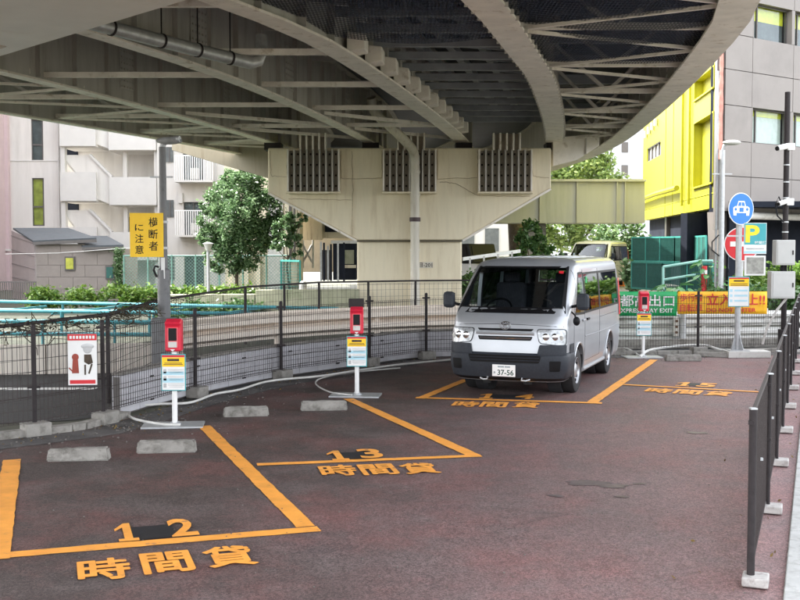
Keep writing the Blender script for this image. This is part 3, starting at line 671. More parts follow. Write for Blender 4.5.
# right fence, seen along its length
mat('feet', (.42, .40, .38), .9, .12, 12, .4, 60, dirt=(.22, .19, .18), dscale=14)
rf = thing('mesh_fence', 'dark mesh fence at the right edge beside the paved sidewalk', 'fence', (0, 0, 0))
rp = mesh_panel(1.99, 1.05, .04, .12, .004); rp.beam((0, 0, 1.04), (1.99, 0, 1.04), .02, .03); rpo = None
for i in range(10):
    p = FB+FD*(2.0*i) if i else FB
    rel = p-Vector(rf.location)
    m = MB(); p = p+FN*(.022 if i else 0); m.cyl((p.x, p.y, 0), (p.x, p.y, 1.12), .025 if i == 0 else .015, 12); m.box((p.x-.01, p.y, 1.04), (.06, .035, .025), rz=rzf); m.box((p.x, p.y, .6), (.05, .03, .02), rz=rzf); m.build('post', 'darkpost', rf, world=True, smooth=True)
    MB().box((p.x, p.y, 1.126), (.045, .045, .012)).build('post_cap', 'galv', rf, world=True, bevel=.004)
    m = MB(); m.box((0, 0, .04), (.17, .16, .06)); o = m.build('foundation_block', 'feet', rf, bevel=.01); o.location = p+FN*.03; p = FB+FD*(2.0*i); o.rotation_euler[2] = rzf
    if i < 9:
        o = rp.build('wire_panel', 'wire', rf) if rpo is None else inst(rpo, rf, (0, 0, 0)); rpo = rpo or o; o['kind'] = 'stuff'
        o.location = p+FD*.005+Vector((0, 0, .07)); o.rotation_euler[2] = rzf
        if i < 8:
            for s in (1.0,):
                m = MB(); q = p+FD*s; m.box((q.x+.01, q.y, .62), (.02, .02, .02)); m.build('clip', 'galv', rf, world=True)

# grey block wall behind the fence, block by block (three courses)
bw = thing('block_wall', 'low grey concrete block wall just behind the curving mesh fence', 'wall', (0, 0, 0))
wl = catmull([p for p in offs(fen[3:9], -.14)], 30)[9:]
cum = [0]
for a, b in zip(wl, wl[1:]): cum.append(cum[-1]+(b-a).length)
def along(pl, cm, s):
    i = max(0, min(len(pl)-2, int(np.searchsorted(cm, s))-1)); f = (s-cm[i])/(cm[i+1]-cm[i]+1e-9); return pl[i]+(pl[i+1]-pl[i])*f
bl = None; LB = .48; rows = 3; HB = .165
for j in range(rows):
    s = 0 if j % 2 == 0 else -LB/2
    while s < cum[-1]-.1:
        s0, s1 = max(s, 0)+.006, min(s+LB, cum[-1])-.006
        if s1-s0 > .1:
            a, b = along(wl, cum, s0), along(wl, cum, s1); d = b-a; c = (a+b)/2
            if bl is None: bl = MB().box((0, 0, 0), (1, .12, HB-.012)).build('block', 'blockm', bw, bevel=.004); o = bl
            else:
                o = inst(bl, bw, (0, 0, 0)); bv = o.modifiers.new('bevel', 'BEVEL'); bv.width = .004
            o.location = (c.x, c.y, .02+HB*(j+.5)+random.uniform(-.002, .002)); o.rotation_euler[2] = math.atan2(d.y, d.x); o.scale = (d.length, 1+random.uniform(0, .06), 1)
        s += LB
m = MB()
for i in range(0, len(wl)-1, 3): a, b = wl[i], wl[min(i+3, len(wl)-1)]; m.beam(a+Vector((0, 0, .25)), b+Vector((0, 0, .25)), .09, .49)
m.build('mortar_core', 'winframe', bw)
m = MB()
for i in range(0, len(wl)-1, 3): a, b = wl[i], wl[min(i+3, len(wl)-1)]; m.beam(a+Vector((0, 0, .535)), b+Vector((0, 0, .535)), .14, .03)
m.build('coping', 'conc', bw)
m = MB(); s = .8
while s < cum[-1]:
    for z in (.11, .42):
        c = along(wl, cum, s); c2 = along(wl, cum, s+.05); d = (c2-c).normalized(); nr = Vector((d.y, -d.x, 0)); m.box(c+nr*.066+Vector((0, 0, z)), (.09, .012, .022), rz=math.atan2(d.y, d.x))
    s += 1.25
m.build('drain_slot', 'darkpost', bw)

# far barrier on the left (pale wall), further W-beam guardrails
pw = thing('barrier_wall', 'pale beige panel barrier across the ramp on the left', 'barrier', (-6, 18, 0))
a, b = Vector((-13, 16.9, 0)), Vector((-3.95, 18.3, 0)); n_ = 9
for i in range(n_):
    p, q = a+(b-a)*(i/n_), a+(b-a)*((i+1)/n_-.002); MB().beam(p+Vector((0, 0, .25)), q+Vector((0, 0, .25)), .10, .50).build('panel', 'palewall', pw, world=True, bevel=.008)
for i in range(0, n_+1): p = a+(b-a)*(i/n_); MB().box((p.x, p.y+.1, .24), (.1, .1, .5)).build('post', 'darkpost', pw, world=True)
def guardrail(label, pts, z, mt, posts, nbeam=1, sc=1):
    g = thing('guardrail', label, 'guardrail', (pts[0][0], pts[0][1], 0)); cr = catmull([(x, y, 0) for x, y in pts], 8)
    prof = [(-.03, .16), (-.03, .13), (.05, .09), (.05, .04), (-.03, 0), (.05, -.04), (.05, -.09), (-.03, -.13), (-.03, -.16)]
    prof = [(a_*sc*1.3, b__*sc) for a_, b__ in prof]
    for b_ in range(nbeam):
        m = MB(); n = len(prof); vs = []
        for i, p in enumerate(cr):
            t = (cr[min(i+1, len(cr)-1)]-cr[max(i-1, 0)]).normalized(); nr = Vector((t.y, -t.x, 0))
            vs += [p+nr*o_+Vector((0, 0, z-b_*.36+h_)) for o_, h_ in prof]
        m.add(vs, [(i*n+j, i*n+j+1, (i+1)*n+j+1, (i+1)*n+j) for i in range(len(cr)-1) for j in range(n-1)])
        o = m.build('rail', mt, g, world=True); so = o.modifiers.new('thick', 'SOLIDIFY'); so.thickness = .006
    for i in range(0, len(cr), posts):
        p = cr[i]; m = MB(); m.cyl((p.x, p.y+.12, 0), (p.x, p.y+.12, z+.2), .06, 12); m.box((p.x, p.y+.05, z), (.1, .1, .18)); m.build('post', mt, g, world=True, smooth=True)
    return g
guardrail('beige W-beam guardrail behind the mesh fence, between the pole and the van', [(-4.0, 19.3), (-2.5, 21.6), (-.5, 23.3), (1.5, 24.2), (4.2, 24.8)], .56, mat('beigerail', (.72, .63, .54), .5, .06, 3, dirt=(.55, .47, .40), dscale=3), 8, 1, 1.75)
guardrail('white double W-beam guardrail below the banners right of the van', [(3.9, 22.6), (6, 22.9), (8.3, 23.3), (11, 23.9)], .60, mat('whiterail', (.66, .66, .64), .45, .06, 3, dirt=(.40, .38, .35), dscale=4), 5, 2)
m = MB(); m.beam((3.5, 22.2, .10), (8.8, 23.0, .10), .2, .2); tag(m.build('concrete_curb', 'conc', bevel=.02), 'grey concrete curb below the white guardrail on the right', 'curb')

# second fence beyond the guardrail with dead vines on its top rail
bf = thing('vine_fence', 'taller dark fence with dead vines on its rail, rising behind the mesh fence', 'fence', (-3.6, 14, 0))
bpts = [Vector(v) for v in [(-9.5, 10.2, 1.12), (-5.0, 12.9, 1.16), (-4.0, 14.6, 1.22), (-4.1, 18.2, 1.24), (-3.4, 23.5, 1.26), (-2.0, 26.4, 1.27), (.4, 27.6, 1.27), (4.8, 28.6, 1.27)]]
for a, b in zip(bpts, bpts[1:]):
    MB().tube([a, b], .022, 6).build('top_rail', 'darkpost', bf, world=True)
    d = b-a; L = Vector((d.x, d.y, 0)).length; o = mesh_panel(L, 1.0, .12, .16, .0022).build('wire_panel', 'wire', bf); o['kind'] = 'stuff'; o.location = Vector((a.x, a.y, .22))-Vector(bf.location); o.rotation_euler[2] = math.atan2(d.y, d.x)
for p in bpts+[(bpts[i]+bpts[i+1])/2 for i in (4, 5, 6)]: MB().cyl((p.x, p.y, 0), p, .03, 8).build('post', 'darkpost', bf, world=True)
def leaves(n, sampler, size, up=.3, aspect=.5):
    c = np.array([sampler() for _ in range(n)]) if callable(sampler) else sampler
    n = len(c); a = rng.normal(size=(n, 3)); a[:, 2] *= .6; a /= np.linalg.norm(a, axis=1)[:, None]
    b = rng.normal(size=(n, 3)); b = np.cross(a, b); b /= np.linalg.norm(b, axis=1)[:, None]
    s = size*rng.uniform(.6, 1.3, n)[:, None]
    v = np.stack([c-a*s, c+b*s*aspect, c+a*s, c-b*s*aspect], 1).reshape(-1, 3)
    m = MB(); m.v = [tuple(x) for x in v]; m.f = [(4*i, 4*i+1, 4*i+2, 4*i+3) for i in range(n)]; m.mi = [0]*n; return m
m = MB()
for _ in range(130):
    f = random.random()**1.2*3.0; i = int(f); p = bpts[i]+(bpts[i+1]-bpts[i])*(f-i); pts = [p+Vector((0, 0, random.uniform(-.12, .03)))]
    for k in range(4): pts.append(pts[-1]+Vector((random.gauss(.02, .09), random.gauss(.03, .09), random.gauss(-.02, .05))))
    m.tube(pts, .006, 4, False)
o = m.build('dead_vine', 'vinem', bf, world=True); o['kind'] = 'stuff'
cs = []
for _ in range(1300):
    f = random.random()**1.2*3.4; i = min(3, int(f)); p = bpts[i]+(bpts[i+1]-bpts[i])*(f-i); cs.append(tuple(p+Vector((random.gauss(0, .07), random.gauss(0, .07), random.gauss(-.05, .06)))))
o = leaves(0, np.array(cs), .022).build('withered_leaves', 'vinem', bf, world=True); o['kind'] = 'stuff'
o = leaves(0, np.array(LEAF_LITTER), .022, aspect=.45).build('fallen_leaves', leaf_mat('litterm', (.10, .06, .02), (.25, .17, .06), .8)); o['kind'] = 'stuff'
# teal pipe railings beyond
def rail_set(label, lines, posts):
    t = thing('pipe_railing', label, 'railing', lines[0][0], group='teal pipe railings beyond the ramp')
    for a, b in lines: MB().tube([a, b], .045, 8).build('rail', 'teal', t, world=True, smooth=True)
    for p in posts: MB().tube([(p[0], p[1], 0), p], .035, 8).build('post', 'teal', t, world=True)
rail_set('teal pipe railing nearest, lowest of the three beyond the left fence', [(Vector((-12, 23.6, .52)), Vector((-3.2, 22.9, .52))), (Vector((-12, 23.6, .25)), Vector((-3.2, 22.9, .25)))], [(-11+1.6*i, 23.5-.13*i*.8, .52) for i in range(5)])
rail_set('teal pipe railing in the middle of the three beyond the left fence', [(Vector((-14, 26.6, .60)), Vector((-2.6, 25.2, .56))), (Vector((-14, 26.6, .35)), Vector((-2.6, 25.2, .30)))], [(-12.6+2.2*i, 26.4-.27*i, .58) for i in range(5)])
rail_set('teal pipe railing farthest, just below the bushes', [(Vector((-16, 30.5, .68)), Vector((-1.6, 27.6, .55))), (Vector((-13, 30.0, .4)), Vector((-7.6, 29, .4)))], [(-14.4+2.6*i, 30.2-.53*i, .62) for i in range(5)])
m = MB()
for i in range(5): m.beam((-13+2.1*i, 27, .45), (-11.9+2.1*i, 29.6, .5), .05, .05)
tag(m.build('cross_pipes', 'teal'), 'teal slanting tie pipes between the railings beyond the left fence', 'railing')
# ---------------------------------------------------------------- vans (lofted shell, hollow, with cut windows)
VZ  = [.24, .30, .45, .64, .70, .80, .95, 1.06, 1.16, 1.26, 1.40, 1.60, 1.80, 1.86, 1.905, 1.94, 1.965, 1.98]
VYF = [.12, .05, .02, .00, .005, .020, .045, .08, .14, .24, .41, .665, .92, 1.00, 1.08, 1.20, 1.42, 1.80]
VYR = [4.62, 4.66, 4.69, 4.69, 4.68, 4.68, 4.68, 4.68, 4.675, 4.665, 4.65, 4.62, 4.58, 4.565, 4.54, 4.50, 4.40, 4.15]
VW  = [.78, .82, .84, .8475, .8475, .8475, .8475, .845, .842, .836, .829, .812, .789, .777, .748, .68, .57, .32]
VDF = [.32, .34, .36, .36, .36, .36, .36, .37, .38, .38, .38, .38, .38, .38, .38, .38, .38, .38]
def vi(z, T): return float(np.interp(z, VZ, T))
NF, NR = 3.2, 6.0
def Fy(x, z, o=0):                          # front surface: y at lateral x, height z
    w_, d = vi(z, VW)+o, vi(z, VDF); t = min(1, abs(x)/w_); return vi(z, VYF)-o + d*(1-(1-t**NF)**(1/NF))
def Sx(y, z, o=0):                          # side surface: x at length y
    w_, d, yf = vi(z, VW)+o, vi(z, VDF), vi(z, VYF)-o
    if y >= yf+d: return w_
    t = max(0, min(1, (yf+d-y)/d)); return w_*(1-t**NF)**(1/NF)
def ring(z, inset=0, n1=20, n2=16):
    w_, yf, yr, d = vi(z, VW)-inset, vi(z, VYF)+inset, vi(z, VYR)-inset, vi(z, VDF); dr = .14; p = []
    for i in range(-n1, n1+1):
        a = math.pi/2*i/n1; s, c = abs(math.sin(a))**(2/NF), abs(math.cos(a))**(2/NF); p.append((math.copysign(w_*s, a), yf+d*(1-c), z))
    for i in range(1, n2): p.append((w_, yf+d+(yr-dr-yf-d)*i/n2, z))
    for i in range(0, 9): a = math.pi/2*i/8; p.append((w_*(abs(math.cos(a))**(2/4)*.12+.88) if i else w_, yr-dr+dr*math.sin(a)**(2/3), z)) if i < 8 else None
    q = [(w_*.84*(1-2*i/8), yr, z) for i in range(0, 9)]; p += q
    for i in range(7, -1, -1): a = math.pi/2*i/8; p.append((-(w_*(abs(math.cos(a))**(2/4)*.12+.88)) if i else -w_, yr-dr+dr*math.sin(a)**(2/3), z))
    for i in range(n2-1, 0, -1): p.append((-w_, yf+d+(yr-dr-yf-d)*i/n2, z))
    return p
def loft(zs, inset=0):
    m = MB(); rs = [ring(z, inset) for z in zs]; n = len(rs[0])
    m.v = [tuple(q) for r in rs for q in r]
    m.f = [(i*n+k, i*n+(k+1) % n, (i+1)*n+(k+1) % n, (i+1)*n+k) for i in range(len(rs)-1) for k in range(n)]
    m.f += [tuple(range(n))[::-1], tuple((len(rs)-1)*n+k for k in range(n))]; m.mi = [0]*len(m.f); return m
def smooth_z(a, b, k):
    z = sorted(set([round(a+(b-a)*i/k, 4) for i in range(k+1)]+[q for q in VZ if a < q < b])); return z
def patch(quad, sf, off, rings=6, corner=.12, m=None, nseg=10):
    """rounded quad in surface coordinates mapped by sf(a,z,off)->point; quad order bl, br, tr, tl"""
    q = [Vector((*c, 0)) for c in quad]; cen = sum(q, Vector())/4; out = []
    for i in range(4):
        p0, p1, p2 = q[i-1], q[i], q[(i+1) % 4]; la, lb = (p0-p1).length, (p2-p1).length; rr = min(corner, la*.48, lb*.48)
        a, b = p1+(p0-p1).normalized()*rr, p1+(p2-p1).normalized()*rr
        for k in range(5): t = k/4; out.append(a*(1-t)**2+p1*2*t*(1-t)+b*t*t)
        e = q[(i+1) % 4]; l2 = min(corner, (e-p1).length*.48, (q[(i+2) % 4]-e).length*.48); b2 = e+(p1-e).normalized()*l2
        for k in range(1, nseg): out.append(b+(b2-b)*k/nseg)
    n = len(out); m = m or MB(); vs = []
    for r in range(rings):
        f = 1-r/rings
        for p in out: c = cen+(p-cen)*f; vs.append(sf(c.x, c.y, off))
    vs.append(sf(cen.x, cen.y, off)); fs = []
    for r in range(rings-1): fs += [(r*n+k, r*n+(k+1) % n, (r+1)*n+(k+1) % n, (r+1)*n+k) for k in range(n)]
    fs += [((rings-1)*n+k, (rings-1)*n+(k+1) % n, rings*n) for k in range(n)]
    return m.add(vs, fs)
front = lambda x, z, o: (x, Fy(x, z, o), z)
def side(s): return lambda y, z, o: (s*Sx(y, z, o), y, z)
rear = lambda x, z, o: (x, vi(z, VYR)+o+.003, z)
WS = [(-.75, 1.27), (.75, 1.27), (.67, 1.835), (-.67, 1.835)]
SW = [[(.80, 1.17), (1.45, 1.15), (1.45, 1.75), (1.16, 1.75)], [(1.53, 1.16), (2.66, 1.16), (2.66, 1.74), (1.53, 1.74)], [(2.74, 1.16), (4.42, 1.16), (4.36, 1.74), (2.74, 1.74)]]
AX = (1.03, 3.60)
def make_van(name, label, loc, rz, paint, plate=True, detail=True, group=None):
    t = thing(name, label, 'van', loc, rz, group)
    body = loft(smooth_z(.24, 1.98, 30)).build('body', [paint, 'bumper', 'interior'], t, smooth=False)
    cut = []
    def cutter(mb):
        o = mb.build('cut', ['interior'], t); cut.append(o); md = body.modifiers.new('b', 'BOOLEAN'); md.object = o; md.operation = 'DIFFERENCE'; md.solver = 'EXACT'
    cutter(loft(smooth_z(.50, 1.885, 14), .055))
    cutter(MB().prism([(x, -.6, z) for x, z in WS], (0, 1.88, 0)))
    for s in (-1, 1):
        for q in SW: cutter(MB().prism([(s*.55, y, z) for y, z in q], (s*.6, 0, 0)))
        for ay in AX: cutter(MB().cyl((s*.58, ay, .34), (s*1.0, ay, .34), .385, 36))
    cutter(MB().prism([(x, 4.4, z) for x, z in [(-.66, 1.15), (.66, 1.15), (.60, 1.72), (-.60, 1.72)]], (0, .6, 0)))
    dg = bpy.context.evaluated_depsgraph_get(); me = bpy.data.meshes.new_from_object(body.evaluated_get(dg)); body.modifiers.clear(); body.data = me
    for o in cut: bpy.data.objects.remove(o)
    me.materials.clear(); me.materials.append(MATS[paint]); me.materials.append(MATS['interior'])
    for p in me.polygons:
        c = p.center; ins = abs(c.x) < vi(c.z, VW)-.045 and Fy(c.x, c.z)+.045 < c.y < vi(c.z, VYR)-.045 and c.z < 1.90
        p.material_index = 1 if (ins or c.z < .26) else 0; p.use_smooth = True
    me.set_sharp_from_angle(angle=R(32))
    g1 = patch(WS, front, -.006, 8, .05); g1.v = [(x, y, z) for x, y, z in g1.v]; g1.build('windshield', 'winglass', t, smooth=True)
    # black surround of the windscreen
    m = MB(); 
    def band(qo, qi, sf, off):
        P_ = []
        for A_ in (qo, qi):
            r = []
            for i in range(4):
                for k in range(10): f = k/10; r.append((A_[i][0]*(1-f)+A_[(i+1) % 4][0]*f, A_[i][1]*(1-f)+A_[(i+1) % 4][1]*f))
            P_.append(r)
        n = 40; m.add([sf(a, z, off) for r in P_ for a, z in r], [(k, (k+1) % n, n+(k+1) % n, n+k) for k in range(n)])
    band([(-.80, 1.20), (.80, 1.20), (.685, 1.855), (-.685, 1.855)], [(-.735, 1.285), (.735, 1.285), (.655, 1.825), (-.655, 1.825)], front, .004)
    m.build('windshield_surround', 'black', t, smooth=True)
    for s in (-1, 1):
        for i, q in enumerate(SW):
            g = patch(q, side(s), .003, 4, .04); w_ = g.build('window', 'glass' if i == 0 else 'tint', t, smooth=True)
            m = MB(); cx, cz = sum(a for a, _ in q)/4, sum(b for _, b in q)/4
            band([(cx+(a-cx)*1.05, cz+(b-cz)*1.06) for a, b in q], [(cx+(a-cx)*.97, cz+(b-cz)*.94) for a, b in q], side(s), .006); m.build('window_seal', 'black', w_, smooth=True)
        # seams, handles, moulding
        for pts in ([(.74, .46), (.70, .80), (.74, 1.19), (1.05, 1.80)], [(1.49, .42), (1.49, 1.80)], [(2.70, .42), (2.70, 1.80)], [(1.55, .42), (2.70, .42)], [(2.72, 1.02), (4.30, 1.02)]):
            m = MB(); pp_ = catmull([(a, b, 0) for a, b in pts], 8) if len(pts) > 2 else [Vector((pts[0][0]+(pts[1][0]-pts[0][0])*k/8, pts[0][1]+(pts[1][1]-pts[0][1])*k/8, 0)) for k in range(9)]
            m.tube([side(s)(p.x, p.y, -.001) for p in pp_], .0045, 4); m.build('door_seam', 'black', t)
        for y in (1.36, 1.66): h = side(s)(y, 1.05, .02); MB().box(h, (.03, .16, .035)).build('door_handle', paint if y < 1.5 else 'black', t, bevel=.01)
        m = MB(); m.tube([side(s)(y, .30, -.0) for y in (1.45, 2.2, 3.0, 3.2)], .03, 8); m.build('sill', paint, t, smooth=True)
        m = MB(); p_ = [side(s)(y, .80-.02*math.sin((y-1.4)), .002) for y in (1.5, 2, 2.6, 3.2, 3.9, 4.5)]; m.tube(p_, .008, 6); m.build('body_crease', paint, t, smooth=True)
        h = patch([(4.50, .95), (4.62, .95), (4.60, 1.60), (4.50, 1.60)], side(s), .012, 3, .03); h.build('tail_lamp', 'redsign', t, smooth=True)
        for ay in AX:
            m = MB(); pts = [side(s)(ay+.395*math.cos(a), .34+.395*math.sin(a), .004) for a in [R(-8+196*k/28) for k in range(29)]]; m.tube(pts, .017, 6); m.build('arch_lip', paint, t, smooth=True)
        # wheel
    for s in (-1, 1):
        for ay in AX:
            wh = thing('wheel', '', ''); del wh['label']; del wh['category']; wh.parent = t; wh.location = (s*.735, ay, .325)
            if (s, ay) == (-1, AX[0]): pass
            m = MB(); prof = [(.19, -.09), (.28, -.098), (.315, -.085), (.325, -.05), (.327, 0), (.325, .05), (.315, .085), (.28, .098), (.19, .09)]
            vs = [(s*x, r*math.cos(a), r*math.sin(a)) for a in [2*math.pi*k/48 for k in range(48)] for r, x in prof]; n = len(prof)
            m.add(vs, [(k*n+j, k*n+j+1, ((k+1) % 48)*n+j+1, ((k+1) % 48)*n+j) for k in range(48) for j in range(n-1)]); m.build('tyre', 'tyre', wh, smooth=True)
            m = MB(); prof = [(.205, .085), (.195, .092), (.18, .06), (.13, .045), (.09, .075), (.055, .085), (.001, .09)]
            vs = [(s*x, r*math.cos(a), r*math.sin(a)) for a in [2*math.pi*k/48 for k in range(48)] for r, x in prof]; n = len(prof)
            m.add(vs, [(k*n+j, k*n+j+1, ((k+1) % 48)*n+j+1, ((k+1) % 48)*n+j) for k in range(48) for j in range(n-1)]); rim = m.build('rim', 'rim', wh, smooth=True)
            m = MB()
            for k in range(10): a = 2*math.pi*k/10; m.cyl((s*.045, .155*math.cos(a), .155*math.sin(a)), (s*.066, .155*math.cos(a), .155*math.sin(a)), .024, 10)
            m.build('rim_hole', 'black', wh, kind='stuff')
            m = MB(); m.cyl((s*-.28, 0, .01), (s*-.09, 0, .01), .36, 24); m.build('wheel_liner', 'interior', wh)
    # lamps
    for s in (-1, 1):
        q = [(s*.50, .80), (s*.835, .765), (s*.832, .985), (s*.455, .985)]
        hl = patch(q, front, .012, 5, .045); hl = hl.build('headlight', 'lamp', t, smooth=True)
        patch([(s*.49, .79), (s*.84, .755), (s*.838, .995), (s*.445, .995)], front, .006, 4, .05).build('lamp_bezel', 'black', hl, smooth=True)
        for cx in (.58, .70): y = Fy(s*cx, .885, .014); m = MB(); m.sphere((s*cx, y, .885), .052, 12, 6, (1, .35, 1)); m.build('reflector', 'chrome', hl, smooth=True)
        m = MB(); m.sphere((s*.78, Fy(s*.78, .87, .014), .87), .035, 10, 5, (1, .4, 1)); m.build('indicator', 'dullwhite', hl, smooth=True)
    patch([(-.38, .958), (.38, .958), (.41, .992), (-.41, .992)], front, .004, 3, .012).build('grille_slot', 'black', t, smooth=True)
    patch([(-.375, .828), (.375, .828), (.40, .885), (-.40, .885)], front, .004, 3, .015).build('grille_slot', 'black', t, smooth=True)
    m = MB(); m.tube([front(x, .858, .008) for x in np.linspace(-.37, .37, 11)], .007, 5); m.build('grille_bar', 'chrome', t, smooth=True)
    m = MB(); m.tube([front(x, .925, .012) for x in np.linspace(-.42, .42, 13)], .022, 8); m.build('grille_bar', paint, t, smooth=True)
    m = MB(); m.tube([front(x, 1.02+.03*(1-(x/.8)**2), .0) for x in np.linspace(-.8, .8, 17)], .004, 4); m.build('bonnet_seam', 'black', t)
    # black plastic bumper wraps round to the wheel arch
    m = MB(); zs = [.25, .30, .40, .50, .60, .655]; offz = [.0, .018, .030, .030, .024, .004]; vs = []; AA = np.linspace(-1, 1, 41)
    for z, o in zip(zs, offz):
        w_, yf, d = vi(z, VW)+o, vi(z, VYF)-o, vi(z, VDF)
        L0 = [(-w_, y) for y in (.66, .58, .50, .44)]; L1 = [(w_, y) for y in (.44, .50, .58, .66)]
        mid = [(math.copysign(w_*abs(math.sin(math.pi/2*a))**(2/NF), a), yf+d*(1-abs(math.cos(math.pi/2*a))**(2/NF))) for a in AA]
        vs += [(x, y, z) for x, y in L0+mid+L1]
    n = len(AA)+8; m.add(vs, [(i*n+k, i*n+k+1, (i+1)*n+k+1, (i+1)*n+k) for i in range(len(zs)-1) for k in range(n-1)]); bo = m.build('bumper', 'bumper', t, smooth=True); sm = bo.modifiers.new('s', 'SOLIDIFY'); sm.thickness = .01
    for s in (-1, 1):
        patch([(s*.47, .63), (s*.8475, .60), (s*.8475, .775), (s*.50, .775)], front, .016, 6, .02, nseg=14).build('bumper_corner', 'bumper', t, smooth=True)
        patch([(.385, .60), (.66, .60), (.66, .765), (.40, .765)], side(s), .012, 3, .03).build('bumper_corner', 'bumper', t, smooth=True)
    patch([(-.50, .515), (.50, .515), (.53, .625), (-.53, .625)], front, .033, 3, .03).build('air_intake', 'black', t, smooth=True)
    for zz in (.55, .59): MB().tube([front(x, zz, .036) for x in np.linspace(-.5, .5, 9)], .006, 4).build('intake_bar', 'bumper', t)
    for s in (-1, 1):
        patch([(s*.64, .40), (s*.775, .40), (s*.79, .55), (s*.64, .55)], front, .034, 3, .02).build('fog_recess', 'black', t, smooth=True)
        # mirrors
        mz = 1.36; m = MB(); m.tube([(s*.80, .60, 1.28), (s*.90, .57, 1.30), (s*.97, .56, 1.34)], .022, 8); mr = m.build('mirror_arm', 'black', t, smooth=True)
        m = MB(); m.box((s*1.0, .55, mz), (.18, .11, .24)); m.build('mirror_housing', 'bumper', mr, bevel=.05)
        MB().box((s*1.0, .608, mz), (.15, .006, .20)).build('mirror_glass', 'chrome', mr)
    if detail:
        m = MB(); m.tube([(.83, .56, 1.22), (.90, .50, 1.17), (.92, .47, 1.12)], .012, 6); m.sphere((.93, .46, 1.09), .065, 12, 8, (.8, .5, 1)); m.build('round_mirror', 'black', t, smooth=True)
    # wipers
    for x0, x1 in ((-.55, .05), (.02, .62)): MB().tube([front(x0, 1.235, .02), front((x0+x1)/2, 1.25, .03), front(x1, 1.27, .025)], .008, 5).build('wiper', 'black', t)
    # roof ribs
    for i in range(8):
        x = -.49+.14*i; z_ = float(np.interp(abs(x), [0, .30, .55, .66], [1.98, 1.98, 1.965, 1.94])); m = MB()
        m.tube([(x, 1.42+abs(x)*.1, z_-.05), (x, 1.75, z_-.012), (x, 2.1, z_-.004), (x, 3.9, z_-.004), (x, 4.2, z_-.02)], .020, 8); m.build('roof_rib', paint, t, smooth=True)
    # cabin
    m = MB(); m.prism([(-.76, .42, .9), (-.76, .42, 1.19), (-.76, .80, 1.22), (-.76, .98, 1.12), (-.76, .98, .9)], (1.52, 0, 0)); m.build('dashboard', 'interior', t, bevel=.03)
    m = MB(); c = Vector((-.38, 1.05, 1.20)); rot = Matrix.Rotation(R(-38), 3, 'X')
    pts = [c+rot @ Vector((.20*math.cos(a), 0, .20*math.sin(a))) for a in [2*math.pi*k/24 for k in range(25)]]; m.tube(pts, .016, 6, False)
    for a in (0, math.pi, -math.pi/2): m.tube([c, c+rot @ Vector((.19*math.cos(a), 0, .19*math.sin(a)))], .014, 5)
    m.tube([c, c+Vector((0, -.3, -.15))], .03, 6); m.build('steering_wheel', 'black', t, smooth=True)
    for x in (-.40, .42):
        st_ = MB().box((x, 1.55, .95), (.50, .50, .16)).build('front_seat', 'seatm', t, bevel=.05)
        MB().box((x, 1.84, 1.28), (.48, .13, .62), M=Matrix.Rotation(R(-12), 3, 'X')).build('seat_back', 'seatm', st_, bevel=.05)
        MB().box((x, 1.93, 1.66), (.26, .09, .16)).build('headrest', 'seatm', st_, bevel=.04)
    for y in (2.9, 3.8):
        st_ = MB().box((0, y, .95), (1.3, .5, .14)).build('rear_seat', 'seatm', t, bevel=.04); MB().box((0, y+.27, 1.25), (1.3, .12, .55)).build('seat_back', 'seatm', st_, bevel=.05)
    MB().box((0, 2.5, .56), (1.5, 3.9, .06)).build('cabin_floor', 'interior', t)
    for x in (-.3, .3): MB().box((x, .42, .22), (.12, .5, .05)).build('under_frame', 'black', t)
    if plate:
        y = Fy(0, .40, .04)-.012; np_ = MB().box((0, y, .40), (.335, .014, .168)).build('number_plate', 'white', t, bevel=.006)
        text('37-56', mat('plategreen', (.01, .05, .035), .5), np_, (.028, y-.0085, .375), (1, 0, 0), (0, 0, 1), .235, .078, 'plate_number', .02)
        text('あ', 'plategreen', np_, (-.132, y-.0085, .372), (1, 0, 0), (0, 0, 1), .03, .032, 'plate_kana', .01)
        # the upper line is too blurred to read: two soft marks
        for x, w__ in ((-.04, .09), (.055, .08)): MB().box((x, y-.0075, .455), (w__, .002, .022)).build('plate_mark', mat('plategrey', (.30, .34, .36), .6, .4, 90), np_)
        # emblem of three ovals
        def oval(cx, cz, a, b): return [front(cx+a*math.cos(k*math.pi/14), cz+b*math.sin(k*math.pi/14), .022) for k in range(29)]
        for a, b, dz in ((.078, .054, 0), (.026, .050, .003), (.054, .020, .026)):
            MB().tube(oval(0, 1.035+dz, a, b), .006, 6, False).build('emblem', 'chrome', t, smooth=True)
        d = Vector(side(1)(2.0, 1.62, .008)); 
        m = MB(); m.box(side(1)(1.72, 1.64, .006), (.004, .12, .10)); m.build('green_sticker', 'green', t)
        m = MB(); m.box((.60, Fy(.6, 1.76, -.01)-.0, 1.77), (.07, .004, .05), M=Matrix.Rotation(R(-45), 3, 'X')); m.build('inspection_sticker', 'redsign', t)
    for s in (-1, 1): MB().tube([(s*.25, Fy(s*.25, .3, .0)-.02, .30), (s*.25, Fy(s*.25, .3, 0)-.05, .27), (s*.31, Fy(s*.3, .3, 0)-.05, .265), (s*.36, Fy(s*.3, .3, 0)-.01, .28)], .012, 6).build('tow_hook', 'galv', t)
    return t
va = math.atan2(.358, .934)     # heading: rear of van points away to the right
ws = Vector((2.617, 15.69, 0)); dv = Vector((.358, .934, 0)).normalized(); pv_ = Vector((dv.y, -dv.x, 0))
nose = ws-dv*1.03-pv_*.835
make_van('parked_van', 'silver van with black bumper parked over bay 14, front facing the camera', nose, -va, 'silver')
c = P(590, 283, 40.5)
make_van('parked_van', 'cream van parked on the raised road behind the silver van', (P(586, 270, 44).x, 44, .42), -R(23), 'cream', plate=False, detail=False)

